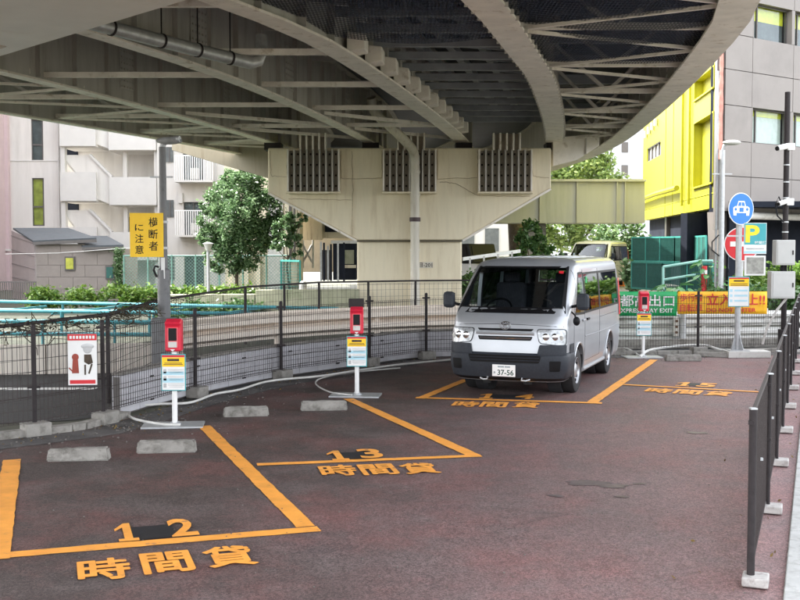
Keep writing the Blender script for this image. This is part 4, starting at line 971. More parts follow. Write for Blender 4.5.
# ---------------------------------------------------------------- small far cars (profile bodies with cabins)
def make_car(label, loc, rz, paint, L=4.4, Wd=1.7, H=1.45, boxy=False, top=None):
    top = top or paint
    t = thing('parked_car', label, 'car', loc, rz)
    lo = [(-L/2, .35), (-L/2, .75), (-L/2+.1, .85), (-L/4, .95), (L/3, .95), (L/2-.05, .9), (L/2, .6), (L/2, .3), (-L/2, .3)] if not boxy else [(-L/2, .35), (-L/2, 1.0), (-L/4, 1.05), (L/2, 1.05), (L/2, .35)]
    m = MB(); m.prism([(-Wd/2, y, z) for y, z in lo], (Wd, 0, 0)); m.build('body', paint, t, bevel=.06)
    cab = [(-L*.24, .94), (-L*.1, H), (L*.22, H), (L*.38, .94)] if not boxy else [(-L*.22, 1.04), (-L*.15, H), (L*.48, H), (L*.49, 1.04)]
    m = MB(); m.prism([(-Wd/2+.1, y, z) for y, z in cab], (Wd-.2, 0, 0)); m.build('cabin', top, t, bevel=.05)
    cy, cz = sum(y for y, _ in cab)/4, sum(z for _, z in cab)/4
    for s in (-1, 1):
        m = MB(); m.prism([(s*(Wd/2-.095), cy+(y-cy)*.86, cz+(z-cz)*.72) for y, z in cab], (s*.01, 0, 0)); m.build('side_window', 'tint' if False else 'black', t)
        for y in (-L*.31, L*.3):
            w_ = MB().cyl((s*(Wd/2-.18), y, .31), (s*(Wd/2+.01), y, .31), .31, 20).build('wheel', 'tyre', t, smooth=True); MB().cyl((s*(Wd/2), y, .31), (s*(Wd/2+.02), y, .31), .18, 16).build('rim', 'rim', w_, smooth=True)
        MB().box((s*Wd*.36, -L/2, .68), (.3, .06, .14)).build('headlight', 'lamp', t, bevel=.02)
    a, b = Vector((0, cab[0][0], cab[0][1])), Vector((0, cab[1][0], cab[1][1])); m = MB(); a2, b2 = a+(b-a)*.1, a+(b-a)*.88; nn_ = Vector((0, -.012, .008)); m.prism([Vector((-Wd/2+.2, a2.y, a2.z))+nn_, Vector((Wd/2-.2, a2.y, a2.z))+nn_, Vector((Wd/2-.26, b2.y, b2.z))+nn_, Vector((-Wd/2+.26, b2.y, b2.z))+nn_], (0, -.01, .006)); m.build('windshield', 'black', t)
    MB().box((0, -L/2-.01, .45), (Wd*.8, .06, .16)).build('grille', 'black', t, bevel=.01)
    return t
make_car('white boxy off-road car with a black cabin, right of the pier column', (P(473, 250, 44).x, 44, .42), R(35), 'white', 3.6, 1.6, 1.85, True, 'black')
make_car('white low car with long bonnet next to the boxy car right of the pier', (P(500, 250, 45).x, 45.5, .42), R(70), 'white', 4.3, 1.75, 1.32)
# ---------------------------------------------------------------- payment terminals (no-gate parking meters)
def make_meter(label, px, py, scale=1.0, plate_rz=.1):
    c = G(px, py); t = thing('payment_terminal', label, 'parking meter', (c.x, c.y, 0), 0, 'red payment terminals on white posts')
    MB().box((-.02, .0, .012), (.72, .42, .022), rz=plate_rz).build('base_plate', 'galv', t, bevel=.004)
    MB().cyl((0, 0, .02), (0, 0, .92), .032, 16).build('post', 'white', t, smooth=True)
    fl = MB(); fl.cyl((0, 0, .022), (0, 0, .04), .075, 16); fl.build('post_flange', 'galv', t)
    for a in range(4): MB().cyl((.055*math.cos(a*1.57+.78), .055*math.sin(a*1.57+.78), .03), (.055*math.cos(a*1.57+.78), .055*math.sin(a*1.57+.78), .055), .008, 6).build('anchor_bolt', 'galv', t)
    # head: shell with sloped visor top
    m = MB(); m.prism([(-.095, -.075, .90), (-.095, -.075, 1.20), (-.095, -.11, 1.245), (-.095, .0, 1.29), (-.095, .08, 1.275), (-.095, .08, .90)], (.19, 0, 0)); h = m.build('terminal_head', 'red', t, bevel=.02)
    MB().box((0, -.078, 1.07), (.125, .02, .24)).build('face_plate', mat('pinkface', (.70, .10, .12), .4, .05), h, bevel=.006)
    MB().box((0, -.09, 1.105), (.095, .012, .15)).build('screen', 'black', h, bevel=.004)
    MB().box((0, -.09, .985), (.10, .012, .07)).build('keypad', 'dullwhite', h, bevel=.004)
    MB().prism([(-.03, -.09, .93), (.03, -.09, .93), (0, -.09, .905)], (0, -.006, 0)).build('arrow_mark', 'white', h)
    m = MB(); m.box((0, -.05, .65), (.29, .014, .44)); b = m.build('notice_board', 'tealsign', t, bevel=.004)
    MB().box((0, -.059, .65), (.268, .004, .415)).build('board_face', 'white', b)
    MB().box((0, -.062, .845), (.268, .003, .026)).build('red_header', 'redsign', b)
    MB().box((0, -.062, .775), (.268, .003, .11)).build('yellow_panel', 'yellowsign', b)
    m = MB(); m.box((0, -.065, .80), (.14, .002, .03)); m.box((0, -.065, .762), (.21, .002, .008)); m.box((0, -.065, .745), (.23, .002, .008)); m.build('printed_line', 'wood', b)
    m = MB()
    for r in range(3):
        z = .665-.085*r; m.box((-.10, -.062, z), (.035, .002, .05))
        for q in range(3): m.box((.03, -.062, z+.02-.018*q), (.19-.03*(q == 2), .002, .006))
    m.build('printed_line', 'bigpipe', b)
    m = MB(); m.box((0, -.062, .555), (.25, .002, .05)); m.box((0, -.062, .64), (.25, .002, .04)); m.build('blue_panel', 'paleblue', b)
    return t
make_meter('red payment terminal on a white post, nearest the camera, at bay 12', 175, 426, plate_rz=.12)
m2 = make_meter('red payment terminal with a dark box behind it, middle one, left of the van', 357, 396, plate_rz=-.1)
make_meter('red payment terminal on a white post right of the van before the green banner', 643, 357.5, plate_rz=.05)
c = G(350, 384); bx = MB().box((-.01, .07, 1.335), (.22, .10, .13)).build('back_box', 'darkpost', m2, bevel=.01)

# ---------------------------------------------------------------- cables and hoses
def cable(label, pts, r, name='cable', m_='cablem', cat='hose'):
    o = MB().tube(catmull(pts, 10), r, 8).build(name, m_, smooth=True); return tag(o, label, cat)
def g3(px, py, z): return G(px, py, z)
cable('white hose looping on the ground left of the nearest terminal', [g3(180, 425, .03), g3(160, 424, .03), g3(135, 419, .03), g3(125, 412, .03), g3(132, 407, .04), g3(160, 404, .06), g3(190, 402.5, .06), g3(215, 394, .06), g3(240, 389.5, .06), g3(270, 381, .07), g3(320, 376, .08), g3(360, 370, .09), g3(400, 364.5, .09), g3(452, 359.5, .1)], .017)
cable('thinner white hose from the middle terminal along the fence foot', [g3(352, 395, .03), g3(330, 392, .03), g3(316, 384, .03), g3(322, 378, .04), g3(350, 372.5, .06), g3(400, 368, .05)], .012)
cable('white hose on the ground from the right-hand terminal to the sign base', [g3(640, 357, .03), g3(650, 350, .09), g3(680, 346, .12), g3(705, 345.5, .14), g3(722, 350, .1), g3(750, 352, .04)], .028)
cable('thin grey cable arching behind the right-hand terminal', [g3(618, 347, .02), g3(628, 349, .04), g3(640, 356, .03)], .02)

# white road shape: warning poster on the fence
def board(name, label, cat, c, rz, wd, ht, m_, th=.012, group=None):
    t = thing(name, label, cat, c, rz, group); MB().box((0, 0, 0), (wd, th, ht)).build('panel', m_, t, bevel=.002); return t
p0, p1 = fen[2], fen[3]; fz = math.atan2((p1-p0).y, (p1-p0).x)
c = P(82.5, 359.5, 12.47); t = board('poster', 'red and white warning poster with two small figures on the left mesh fence', 'poster', (c.x, c.y, c.z), .12, .33, .60, 'white')
MB().box((0, -.008, .262), (.33, .004, .075)).build('red_band', 'redsign', t); MB().box((0, -.008, -.262), (.29, .004, .045)).build('red_band', 'redsign', t)
m = MB()
for i in range(8): m.box((-.13+.037*i, -.0115, .262), (.024, .002, .034))
m.build('printed_line', 'white', t)
m = MB(); m.sphere((.06, -.008, .12), .05, 12, 8, (1, .06, 1)); m.sphere((.06, -.008, .155), .075, 12, 8, (1, .05, .45)); m.build('printed_hat', 'bigpipe', t)
m = MB(); m.prism([(.02, -.007, .06), (.10, -.007, .06), (.12, -.007, -.04), (.07, -.007, -.06), (.02, -.007, -.03)], (0, -.003, 0)); m.box((.03, -.008, -.12), (.02, .003, .12)); m.box((.09, -.008, -.11), (.02, .003, .12), M=Matrix.Rotation(.3, 3, 'Y')); m.build('printed_figure', 'wood', t)
m = MB(); m.sphere((-.08, -.008, .03), .04, 12, 8, (1, .06, 1)); m.prism([(-.11, -.007, .0), (-.05, -.007, .0), (-.04, -.007, -.16), (-.12, -.007, -.16)], (0, -.003, 0)); m.box((-.13, -.008, -.12), (.07, .003, .014), M=Matrix.Rotation(.8, 3, 'Y')); m.build('printed_dog', mat('rustred', (.30, .05, .03), .6), t)

# banners on the back fence
BY = 21.62
def banner(label, x0, x1, z0, z1, m_, y=BY, y1=None):
    t = thing('banner', label, 'banner', ((x0+x1)/2, y, (z0+z1)/2), 0, 'banners tied on the back fence'); wd, ht = x1-x0, z1-z0
    m = MB(); nx, nz = 24, 6; vs = []
    for i in range(nx+1):
        for j in range(nz+1): vs.append((-wd/2+wd*i/nx, .012*math.sin(i*.9)*math.sin(j*1.1+i*.3), -ht/2+ht*j/nz))
    m.add(vs, [(i*(nz+1)+j, (i+1)*(nz+1)+j, (i+1)*(nz+1)+j+1, i*(nz+1)+j+1) for i in range(nx) for j in range(nz)])
    o = m.build('sheet', m_, t, smooth=True); s_ = o.modifiers.new('s', 'SOLIDIFY'); s_.thickness = .003; return t, wd, ht
def zz(py, Y=BY): return P(400, py, Y).z
def xx(px, Y=BY): return P(px, 250, Y).x
gx0, gx1 = xx(596), xx(677.5)
t, wd, ht = banner('green banner with white Japanese letters and EXPRESSWAY EXIT, behind the silver van', gx0, gx1, zz(316), zz(291.5), 'green')
text('首都高出口', 'white', t, (wd/2-.04-.70, -.03, .065), (1, 0, 0), (0, 0, 1), 1.36, .235, bold=.015)
text('EXPRESSWAY EXIT', 'white', t, (wd/2-.06-.58, -.03, -.135), (1, 0, 0), (0, 0, 1), 1.12, .085, bold=.02)
t, wd, ht = banner('yellow banner with red Japanese letters and DO NOT ENTER behind the sign pole', xx(678.2), xx(768), zz(314), zz(291.5), 'yellow')
L_ = -wd/2
text('歩行者', 'redsign', t, (L_+.27, -.03, .11), (1, 0, 0), (0, 0, 1), .46, .16, bold=.012)
text('自転車', 'redsign', t, (L_+.27, -.03, -.10), (1, 0, 0), (0, 0, 1), .46, .16, bold=.012)
text('立入禁止!!', 'redsign', t, (L_+1.17, -.03, .07), (1, 0, 0), (0, 0, 1), 1.18, .24, bold=.012)
text('DO NOT ENTER', 'redsign', t, (L_+1.08, -.03, -.145), (1, 0, 0), (0, 0, 1), 1.0, .08, bold=.02)

# ---------------------------------------------------------------- P sign pole
sp = G(737, 357); SY = sp.y
def X_(px): return P(px, 250, SY).x-sp.x
def Z_(py): return P(400, py, SY).z
t = thing('sign_pole', 'grey sign post standing on a concrete block at the back right of the lot', 'sign post', (sp.x, SY, 0))
MB().cyl((0, 0, .12), (0, 0, Z_(196)), .058, 20).build('pole', 'galv', t, smooth=True)
for a in range(4): an = a*math.pi/2+.6; MB().prism([(.05*math.cos(an), .05*math.sin(an), .14), (.16*math.cos(an), .16*math.sin(an), .14), (.05*math.cos(an), .05*math.sin(an), .48)], (.012*math.sin(an), -.012*math.cos(an), 0)).build('gusset', 'galv', t)
MB().box((0, 0, .135), (.38, .38, .02)).build('base_flange', 'galv', t)
cbk = MB().box((0, 0, .065), (.82, .42, .13)).build('concrete_base', 'dullwhite', None, bevel=.012); cbk.location = (sp.x+.18, SY, 0); tag(cbk, 'pale concrete footing block under the parking sign post', 'footing')
yf = SY-.07
# round motor-vehicle sign, turned
r_ = 0.31; rs = thing('traffic_sign', 'round blue sign with a white car on top of the parking sign post', 'road sign', (sp.x, SY-.09, Z_(209)), R(24))
def disc(r, y, th=.01, n=40): return MB().cyl((0, y, 0), (0, y-th, 0), r, n)
disc(r_, 0).build('rim_disc', 'white', rs); disc(r_*.945, -.0115, .003).build('blue_face', 'blue', rs)
m = MB(); yy = -.017
def fl(pts, m_, name, y=yy): MB().prism([(x, y, z) for x, z in pts], (0, -.002, 0)).build(name, m_, rs)
fl([(-.20, -.06), (-.20, .02), (-.15, .05), (-.11, .05), (-.075, .15), (.075, .15), (.11, .05), (.15, .05), (.20, .02), (.20, -.06), (.19, -.13), (.12, -.13), (.12, -.08), (-.12, -.08), (-.12, -.13), (-.19, -.13)], 'white', 'car_symbol')
fl([(-.085, .055), (-.062, .125), (-.008, .125), (-.008, .055)], 'blue', 'window_symbol', -.0195); fl([(.008, .055), (.008, .125), (.062, .125), (.085, .055)], 'blue', 'window_symbol', -.0195)
fl([(-.05, -.06), (-.05, .02), (.05, .02), (.05, -.06)], 'blue', 'grille_symbol', -.0195)
for s in (-1, 1): MB().cyl((s*.14, -.0195, -.01), (s*.14, -.0215, -.01), .028, 16).build('lamp_symbol', 'blue', rs)
# P board
x0, x1, z0, z1 = X_(742.5), X_(765), Z_(254), Z_(223)
ps = thing('parking_sign', 'teal sign with a yellow letter P on the right of the sign post', 'parking sign', (sp.x+(x0+x1)/2, yf, (z0+z1)/2), 0); wd, ht = x1-x0, z1-z0
MB().box((0, 0, 0), (wd, .02, ht)).build('panel', 'white', ps, bevel=.003)
MB().box((.0, -.0115, ht*.145), (wd*.96, .003, ht*.68)).build('teal_face', 'tealsign', ps)
text('P', mat('pyellow', (.93, .68, .02), .4), ps, (-.055, -.0145, ht*.15), (1, 0, 0), (0, 0, 1), wd*.62, ht*.56, bold=.03)
text('時間貸', 'white', ps, (.10, -.0145, -ht*.13), (1, 0, 0), (0, 0, 1), wd*.5, ht*.09, bold=.02)
m = MB(); m.box((0, -.0115, -ht*.33), (wd*.8, .002, .02)); m.build('printed_line', 'bigpipe', ps); MB().box((0, -.0115, -ht*.44), (wd*.96, .003, .045)).build('blue_strip', 'paleblue', ps)
x0, x1, z0, z1 = X_(743.5), X_(764.5), Z_(275.5), Z_(255.5)
gs_ = thing('photo_board', 'white framed board with a grey blank face below the parking sign', 'board', (sp.x+(x0+x1)/2, yf, (z0+z1)/2), 0); wd, ht = x1-x0, z1-z0
MB().box((0, 0, 0), (wd, .02, ht)).build('frame', 'white', gs_, bevel=.003); MB().box((0, -.0115, .0), (wd*.82, .003, ht*.82)).build('face', mat('faded', (.34, .34, .31), .6, .35, 8), gs_)
MB().box((-.30, .03, (Z_(236)-(z0+z1)/2)), (.5, .02, .03)).build('bracket', 'galv', gs_)
x0, x1, z0, z1 = X_(727.3), X_(748.5), Z_(306.5), Z_(276.5)
nb = thing('notice_sign', 'small notice board with yellow header fixed to the sign post above the banner', 'notice', (sp.x+(x0+x1)/2, yf-.02, (z0+z1)/2), 0); wd, ht = x1-x0, z1-z0
MB().box((0, 0, 0), (wd, .015, ht)).build('panel', 'tealsign', nb, bevel=.003); MB().box((0, -.009, 0), (wd*.94, .003, ht*.95)).build('face', 'white', nb)
MB().box((0, -.0115, ht*.445), (wd*.94, .002, ht*.05)).build('red_header', 'redsign', nb); MB().box((0, -.0115, ht*.30), (wd*.94, .002, ht*.24)).build('yellow_panel', 'yellowsign', nb)
m = MB(); m.box((0, -.0135, ht*.36), (wd*.5, .002, .03)); m.box((0, -.0135, ht*.26), (wd*.8, .002, .012)); m.box((0, -.0135, ht*.21), (wd*.8, .002, .012)); m.build('printed_line', 'wood', nb)
m = MB()
for q in range(3): m.box((.04, -.0115, ht*(.04-.17*q)), (wd*.62, .002, .035)); m.box((-wd*.36, -.0115, ht*(.04-.17*q)), (.05, .002, .05))
m.build('blue_panel', 'paleblue', nb)
# no-entry sign, own post, behind
c = P(742, 244, 23.6); ne = thing('traffic_sign', 'round red no-entry sign with white bar, half hidden behind the sign post', 'road sign', (c.x, 23.6, c.z), R(-12))
disc(.38, 0).build('rim_disc', 'white', ne); disc(.36, -.0115, .003).build('red_face', 'redsign', ne); MB().box((0, -.018, 0), (.50, .003, .11)).build('white_bar', 'white', ne)
MB().cyl((0, .05, -c.z), (0, .05, .5), .035, 12).build('post', 'galv', ne, smooth=True)

# lamp post
c = P(720.5, 290, 30); lp = thing('street_lamp', 'grey lamp post with a flat lamp head before the panelled building', 'street lamp', (c.x, 30, 0)); zt = P(720, 150, 30).z
MB().tube([(0, 0, 0), (0, 0, zt*.5), (0, 0, zt)], [.085, .078, .07], 14).build('pole', 'galv', lp, smooth=True)
MB().tube([(0, 0, zt-.02), (.03, -.02, zt+.12), (.12, -.04, zt+.18)], .04, 8).build('arm', 'galv', lp, smooth=True)
m = MB(); m.sphere((.24, -.05, zt+.2), .26, 18, 8, (1, .5, .28)); m.build('lamp_head', 'dullwhite', lp, smooth=True)
MB().box((0, 0, P(720, 174, 30).z), (.55, .03, .03)).build('cross_bar', 'galv', lp)
MB().tube([(-.12, .1, 0), (-.12, .1, zt*.8), (-.13, .1, zt+2.2)], .03, 8).build('conduit', 'galv', lp, smooth=True)
MB().tube([(-.1, -.1, P(0, 235, 30).z), (-.3, -.15, P(0, 242, 30).z), (-.3, -.15, P(0, 250, 30).z), (-.08, -.1, P(0, 256, 30).z)], .02, 6).build('cable_loop', 'black', lp, smooth=True)

# camera pole with two grey cabinets
CY = 20.0; c = P(784, 300, CY); cp = thing('camera_pole', 'dark pole with two white security cameras and grey cabinets behind the right fence', 'pole', (c.x, CY, 0)); zt = P(784, 92, CY).z
def zc(py): return P(784, py, CY).z
def xc(px): return P(px, 250, CY).x-c.x
MB().cyl((0, 0, 0), (0, 0, zt), .05, 16).build('pole', 'darkpost', cp, smooth=True)
for py in (165, 182, 198, 222, 232): MB().cyl((0, 0, zc(py)-.012), (0, 0, zc(py)+.012), .058, 16).build('band', 'galv', cp)
for (px, py, sz) in ((776, 147, 1.0), (777, 202, .85)):
    cz = zc(py); cc = thing('camera', '', ''); del cc['label']; del cc['category']; cc.parent = cp; cc.location = (0, 0, cz)
    MB().tube([(-.24*sz, -.20, -.045), (-.02, -.09, .01)], .052*sz, 14).build('housing', 'white', cc, smooth=True); MB().tube([(-.26*sz, -.215, -.05), (-.235*sz, -.20, -.045)], .04*sz, 12).build('lens', 'black', cc)
    MB().box((.06, -.06, .0), (.13, .06, .13)).build('mount_box', 'white', cc, bevel=.01)
MB().tube([(-.05, -.05, zc(208)), (-.16, -.08, zc(197)), (-.22, -.08, zc(204)), (-.18, -.08, zc(216)), (-.05, -.05, zc(222))], .014, 6).build('cable_loop', 'black', cp, smooth=True)
for (xa, xb, ya, yb, hu) in ((768.5, 787.5, 240, 265, 'upper'), (764, 788, 271, 298, 'lower')):
    x0, x1, z0, z1 = xc(xa), xc(xb), zc(yb), zc(ya)
    bx = MB().box(((x0+x1)/2+.05, -.16, (z0+z1)/2), (x1-x0, .22, z1-z0)).build('cabinet', mat('cabinetm', (.40, .40, .39), .45, .05, 5), cp, bevel=.012)
    MB().box(((x0+x1)/2+.05, -.275, (z0+z1)/2), ((x1-x0)*.86, .008, (z1-z0)*.88)).build('cabinet_door', 'cabinetm', bx, bevel=.004)
    MB().box((x1-.0, -.285, (z0+z1)/2), (.02, .02, .08)).build('latch', 'darkpost', bx)
MB().tube([(-.05, -.06, zc(265)), (-.1, -.08, zc(268)), (-.08, -.08, zc(272))], .02, 6).build('cable', 'black', cp)
m = MB()
for i in range(5): m.tube([(-.10+.05*i, -.1, zc(264)), (-.12+.05*i, -.12, zc(269)), (-.09+.05*i, -.1, zc(273))], .012, 5)
m.build('cable', 'black', cp)
MB().tube([(.02, -.08, zc(298)), (-.15, -.05, zc(310)), (-.28, .1, zc(330)), (-.32, .2, zc(345))], .022, 6).build('flex_conduit', 'cablem', cp, smooth=True)
MB().box((0, 0, .3), (.16, .16, .6)).build('pole_foot', 'darkpost', cp, bevel=.01)

# left utility pole with the yellow sign
c = G(165, 356); UY = 17.2; c = P(164, 300, UY); up = thing('utility_pole', 'grey steel pole reaching the deck behind the mesh fence on the left', 'pole', (c.x, UY, 0))
def zu(py): return P(164, py, UY).z
MB().tube([(0, 0, 0), (0, 0, zu(318)), (0, 0, zu(270)), (0, 0, zu(268)), (0, 0, zu(147))], [.115, .105, .10, .065, .055], 16).build('pole', mat('poledark', (.16, .16, .165), .5, .1, 6, dirt=(.09, .09, .09), dscale=6), up, smooth=True)
MB().box((0, 0, zu(350)+.15), (.36, .3, .75)).build('base_cover', 'poledark', up, bevel=.02)
MB().tube([(0, 0, zu(149)), (.02, 0, zu(143)), (.14, -.05, zu(140)), (.30, -.1, zu(139.5))], .05, 10).build('lamp_arm', 'galv', up, smooth=True)
m = MB(); m.sphere((.12, -.05, zu(141)), .22, 16, 6, (1, .5, .28)); m.build('lamp_head', 'bigpipe', up, smooth=True)
MB().box((-.02, 0, zu(177)), (.36, .03, .025)).build('cross_bar', 'galv', up)
for py in (222, 248, 300): MB().cyl((0, 0, zu(py)-.02), (0, 0, zu(py)+.02), .10 if py > 260 else .075, 14).build('band', 'galv', up)
MB().box((.01, -.09, zu(268)), (.06, .012, zu(258)-zu(279))).build('pole_label', 'white', up)
MB().tube([(-.07, -.03, zu(267)), (-.13, -.05, zu(266)), (-.15, -.05, zu(270)), (-.10, -.05, zu(277))], .018, 6).build('cable_loop', 'black', up)
c0, c1 = P(130.5, 257, UY-.1), P(163.5, 213, UY-.1)
ys = thing('warning_sign', 'yellow sign with vertical Japanese lettering hung on the left steel pole', 'sign', ((c0.x+c1.x)/2, UY-.12, (c0.z+c1.z)/2), 0); wd, ht = c1.x-c0.x, c1.z-c0.z
MB().box((0, 0, 0), (wd, .012, ht)).build('panel', 'yellowsign', ys, bevel=.003)
for i, ch in enumerate('横断者'): text(ch, 'black', ys, (wd*.20, -.008, ht*(.29-.27*i)), (1, 0, 0), (0, 0, 1), wd*.27, ht*.215, bold=.01)
for i, ch in enumerate('に注意'): text(ch, 'black', ys, (-wd*.22, -.008, ht*(.17-.25*i)), (1, 0, 0), (0, 0, 1), wd*.25, ht*(.15 if i == 0 else .2), bold=.01)

# ---------------------------------------------------------------- yellow building and panelled grey building
YZ0 = 3.55
yA = Vector((P(717, 250, 38).x, 38, 0)); yB = Vector((P(642, 250, 57).x, 57, 0)); yd = (yB-yA).normalized(); yn = Vector((yd.y, -yd.x, 0)); yn = yn if yn.x < 0 else -yn; YL = (yB-yA).length
yb = thing('yellow_building', 'bright yellow building with recessed dark base behind the right fence', 'building', (yA.x, yA.y, 0))
def onY(px):        # distance along the yellow wall for a pixel column
    d = ray(px, 250); k = d.x/d.y; return (k*yA.y-yA.x)/(yd.x-k*yd.y)
def ypt(s, z, o=0): p = yA+yd*s+yn*o; return Vector((p.x, p.y, z))
def zy(px, py): s = onY(px); p = yA+yd*s; return P(px, py, p.y).z
H_ = 17
s1, s2 = onY(712.5), onY(693); zo0, zo1 = zy(712, 183), zy(712, 112)
su1, su2 = onY(712.5), onY(696); zu0, zu1 = zy(712, 88), zy(712, 66)
sw1, sw2 = onY(659.5), onY(646); zw0, zw1 = zy(655, 157.5), zy(655, 143)
def ywall(sa, sb, za, zb): MB().prism([ypt(sa, za), ypt(sb, za), ypt(sb, zb), ypt(sa, zb)], -yn*.35).build('wall', 'yellowwall', yb, world=True)
MB().prism([ypt(0, YZ0, .01), ypt(s1, YZ0, .01), ypt(s1, H_, .01), ypt(0, H_, .01)], -yn*.3).build('dark_end_strip', mat('darkstrip', (.07, .062, .055), .3, .2, 1), yb, world=True); ywall(s1, s2, YZ0, zo0); ywall(s1, s2, zo1, zu0); ywall(s1, s2, zu1, H_); ywall(s2, sw1, YZ0, H_); ywall(sw1, sw2, YZ0, zw0); ywall(sw1, sw2, zw1, H_); ywall(sw2, YL, YZ0, H_)
for (a, b, z0, z1) in ((s1, s2, zo0, zo1), (s1, s2, zu0, zu1)):
    MB().prism([ypt(a-.02, z0-.02, -.30), ypt(b+.02, z0-.02, -.30), ypt(b+.02, z1+.02, -.30), ypt(a-.02, z1+.02, -.30)], -yn*.045).build('recess_panel', 'yellowwall', yb, world=True)
    MB().beam(ypt(a, z0, .03), ypt(b, z0, .03), .12, .06).build('sill', 'yellowwall', yb, world=True)
    for s, z_a, z_b in ((a, z0, z1), (b, z0, z1)): MB().beam(ypt(s, z_a, .02), ypt(s, z_b, .02), .06, .05, up=yn).build('frame', 'yellowwall', yb, world=True)
    MB().beam(ypt(a, z1, .02), ypt(b, z1, .02), .06, .05).build('frame', 'yellowwall', yb, world=True)
wn = MB().prism([ypt(sw1, zw0, -.15), ypt(sw2, zw0, -.15), ypt(sw2, zw1, -.15), ypt(sw1, zw1, -.15)], -yn*.03).build('window', 'blind', yb, world=True)
for k in range(5): s = sw1+(sw2-sw1)*k/4; MB().beam(ypt(s, zw0, -.1), ypt(s, zw1, -.1), .12, .08, up=yn).build('mullion', 'winframe', wn, world=True)
for z in (zw0, zw1): MB().beam(ypt(sw1, z, -.08), ypt(sw2, z, -.08), .12, .08).build('mullion', 'winframe', wn, world=True)
for px in (683, 690): MB().beam(ypt(onY(px), YZ0+.3, .08), ypt(onY(px), H_, .08), .10, .10, up=yn).build('downpipe', 'yellowwall', yb, world=True)
for px in (664.5, 672): MB().beam(ypt(onY(px), YZ0, .012), ypt(onY(px), H_, .012), .03, .02, up=yn).build('panel_joint', mat('yjoint', (.45, .45, .02), .6), yb, world=True)
for z in (zy(700, 196),): MB().beam(ypt(0, z, .012), ypt(YL, z, .012), .02, .03).build('panel_joint', 'yjoint', yb, world=True)
MB().tube([ypt(onY(682), zy(682, 188), .25), ypt(onY(660), zy(660, 194), .25), ypt(onY(642), zy(642, 201), .25)], .12, 8).build('handrail', 'yellowwall', yb, world=True)
for k in range(4): MB().tube([ypt(onY(646+3.4*k), zy(650, 128-k*1.5), .1), ypt(onY(646+3.4*k), zy(650, 135-k*1.5), .1)], .09, 6).build('vent', 'dullwhite', yb, world=True)
# dark recessed base with piers
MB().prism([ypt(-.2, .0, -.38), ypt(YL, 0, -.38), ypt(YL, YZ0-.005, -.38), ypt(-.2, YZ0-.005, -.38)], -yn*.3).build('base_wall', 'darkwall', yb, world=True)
for px in (661, 688, 714): s = onY(px); MB().prism([ypt(s-.25, 0, -.2), ypt(s+.25, 0, -.2), ypt(s+.25, YZ0-.01, -.2), ypt(s-.25, YZ0-.01, -.2)], -yn*.17).build('pillar', 'darkstrip', yb, world=True)
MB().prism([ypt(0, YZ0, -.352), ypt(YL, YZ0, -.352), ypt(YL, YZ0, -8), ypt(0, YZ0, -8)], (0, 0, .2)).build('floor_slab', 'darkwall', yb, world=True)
MB().prism([ypt(0, H_, 0), ypt(YL, H_, 0), ypt(YL, H_, -8), ypt(0, H_, -8)], (0, 0, .3)).build('roof', 'greypanel', yb, world=True)
MB().prism([ypt(YL, YZ0, -.352), ypt(YL, H_, -.352), ypt(YL, H_, -8), ypt(YL, YZ0, -8)], -yd*.2).build('end_wall', 'yellowwall', yb, world=True)

gd = Vector((1.4, 1, 0)).normalized(); gn = Vector((gd.y, -gd.x, 0))
gb = thing('panel_building', 'grey metal-panel office building at the right edge', 'building', (yA.x, yA.y, 0))
gA = yA+gn*.25
def gp(s, z, o=0): p = gA+gd*s+gn*o; return Vector((p.x, p.y, z))
GH = 1.245; GZ0 = 3.4
us = [0, 1.52, 3.95, 6.4, 8.9, 11.4, 13.9]
gw = [(a, a+1, r) for a in range(1, 6) for r in (2, 5)]
wins = {(a, r) for a, _, r in gw}
for a in range(6):
    for r in range(-0, 11):
        z0, z1 = GZ0+GH*r, GZ0+GH*(r+1)
        if (a, r) in wins:
            s0, s1_ = us[a]+.06, us[a+1]-.14
            w_ = MB().prism([gp(s0, z0, -.28), gp(s1_, z0, -.28), gp(s1_, z1, -.28), gp(s0, z1, -.28)], -gn*.04).build('window', 'glass', gb, world=True)
            MB().prism([gp(s0, z0, -.42), gp(s1_, z0, -.42), gp(s1_, z1-(.22 if r == 2 else .5), -.42), gp(s0, z1-(.22 if r == 2 else .5), -.42)], -gn*.02).build('blind' if r == 2 else 'room_wall', 'blind' if r == 2 else 'room', w_, world=True)
            MB().prism([gp(s0, z1-(.23 if r == 2 else .52), -.40), gp(s1_, z1-(.23 if r == 2 else .52), -.40), gp(s1_, z1, -.40), gp(s0, z1, -.40)], -gn*.01).build('yellow_lintel', mat('lintel', (.85, .80, .03), .5), w_, world=True)
            for s in (s0, s0+.45, s1_): MB().beam(gp(s, z0, -.24), gp(s, z1, -.24), .06, .06, up=gn).build('mullion', 'winframe', w_, world=True)
            for z in (z0+.02, z1-.02): MB().beam(gp(s0, z, -.23), gp(s1_, z, -.23), .06, .05).build('mullion', 'winframe', w_, world=True)
            MB().prism([gp(s0-.06, z0, 0), gp(s0-.01, z0, 0), gp(s0-.01, z1, 0), gp(s0-.06, z1, 0)], -gn*.35).build('reveal', 'greypanel', w_, world=True)
            MB().prism([gp(s1_+.01, z0, 0), gp(us[a+1], z0, 0), gp(us[a+1], z1, 0), gp(s1_+.01, z1, 0)], -gn*.35).build('reveal', 'greypanel', w_, world=True)
        else:
            o_ = random.uniform(-.004, .004)
            MB().prism([gp(us[a]+.012, z0+.012, o_), gp(us[a+1]-.012, z0+.012, o_+random.uniform(-.004, .004)), gp(us[a+1]-.012, z1-.012, o_), gp(us[a]+.012, z1-.012, o_)], -gn*.12).build('panel', 'greypanel', gb, world=True)
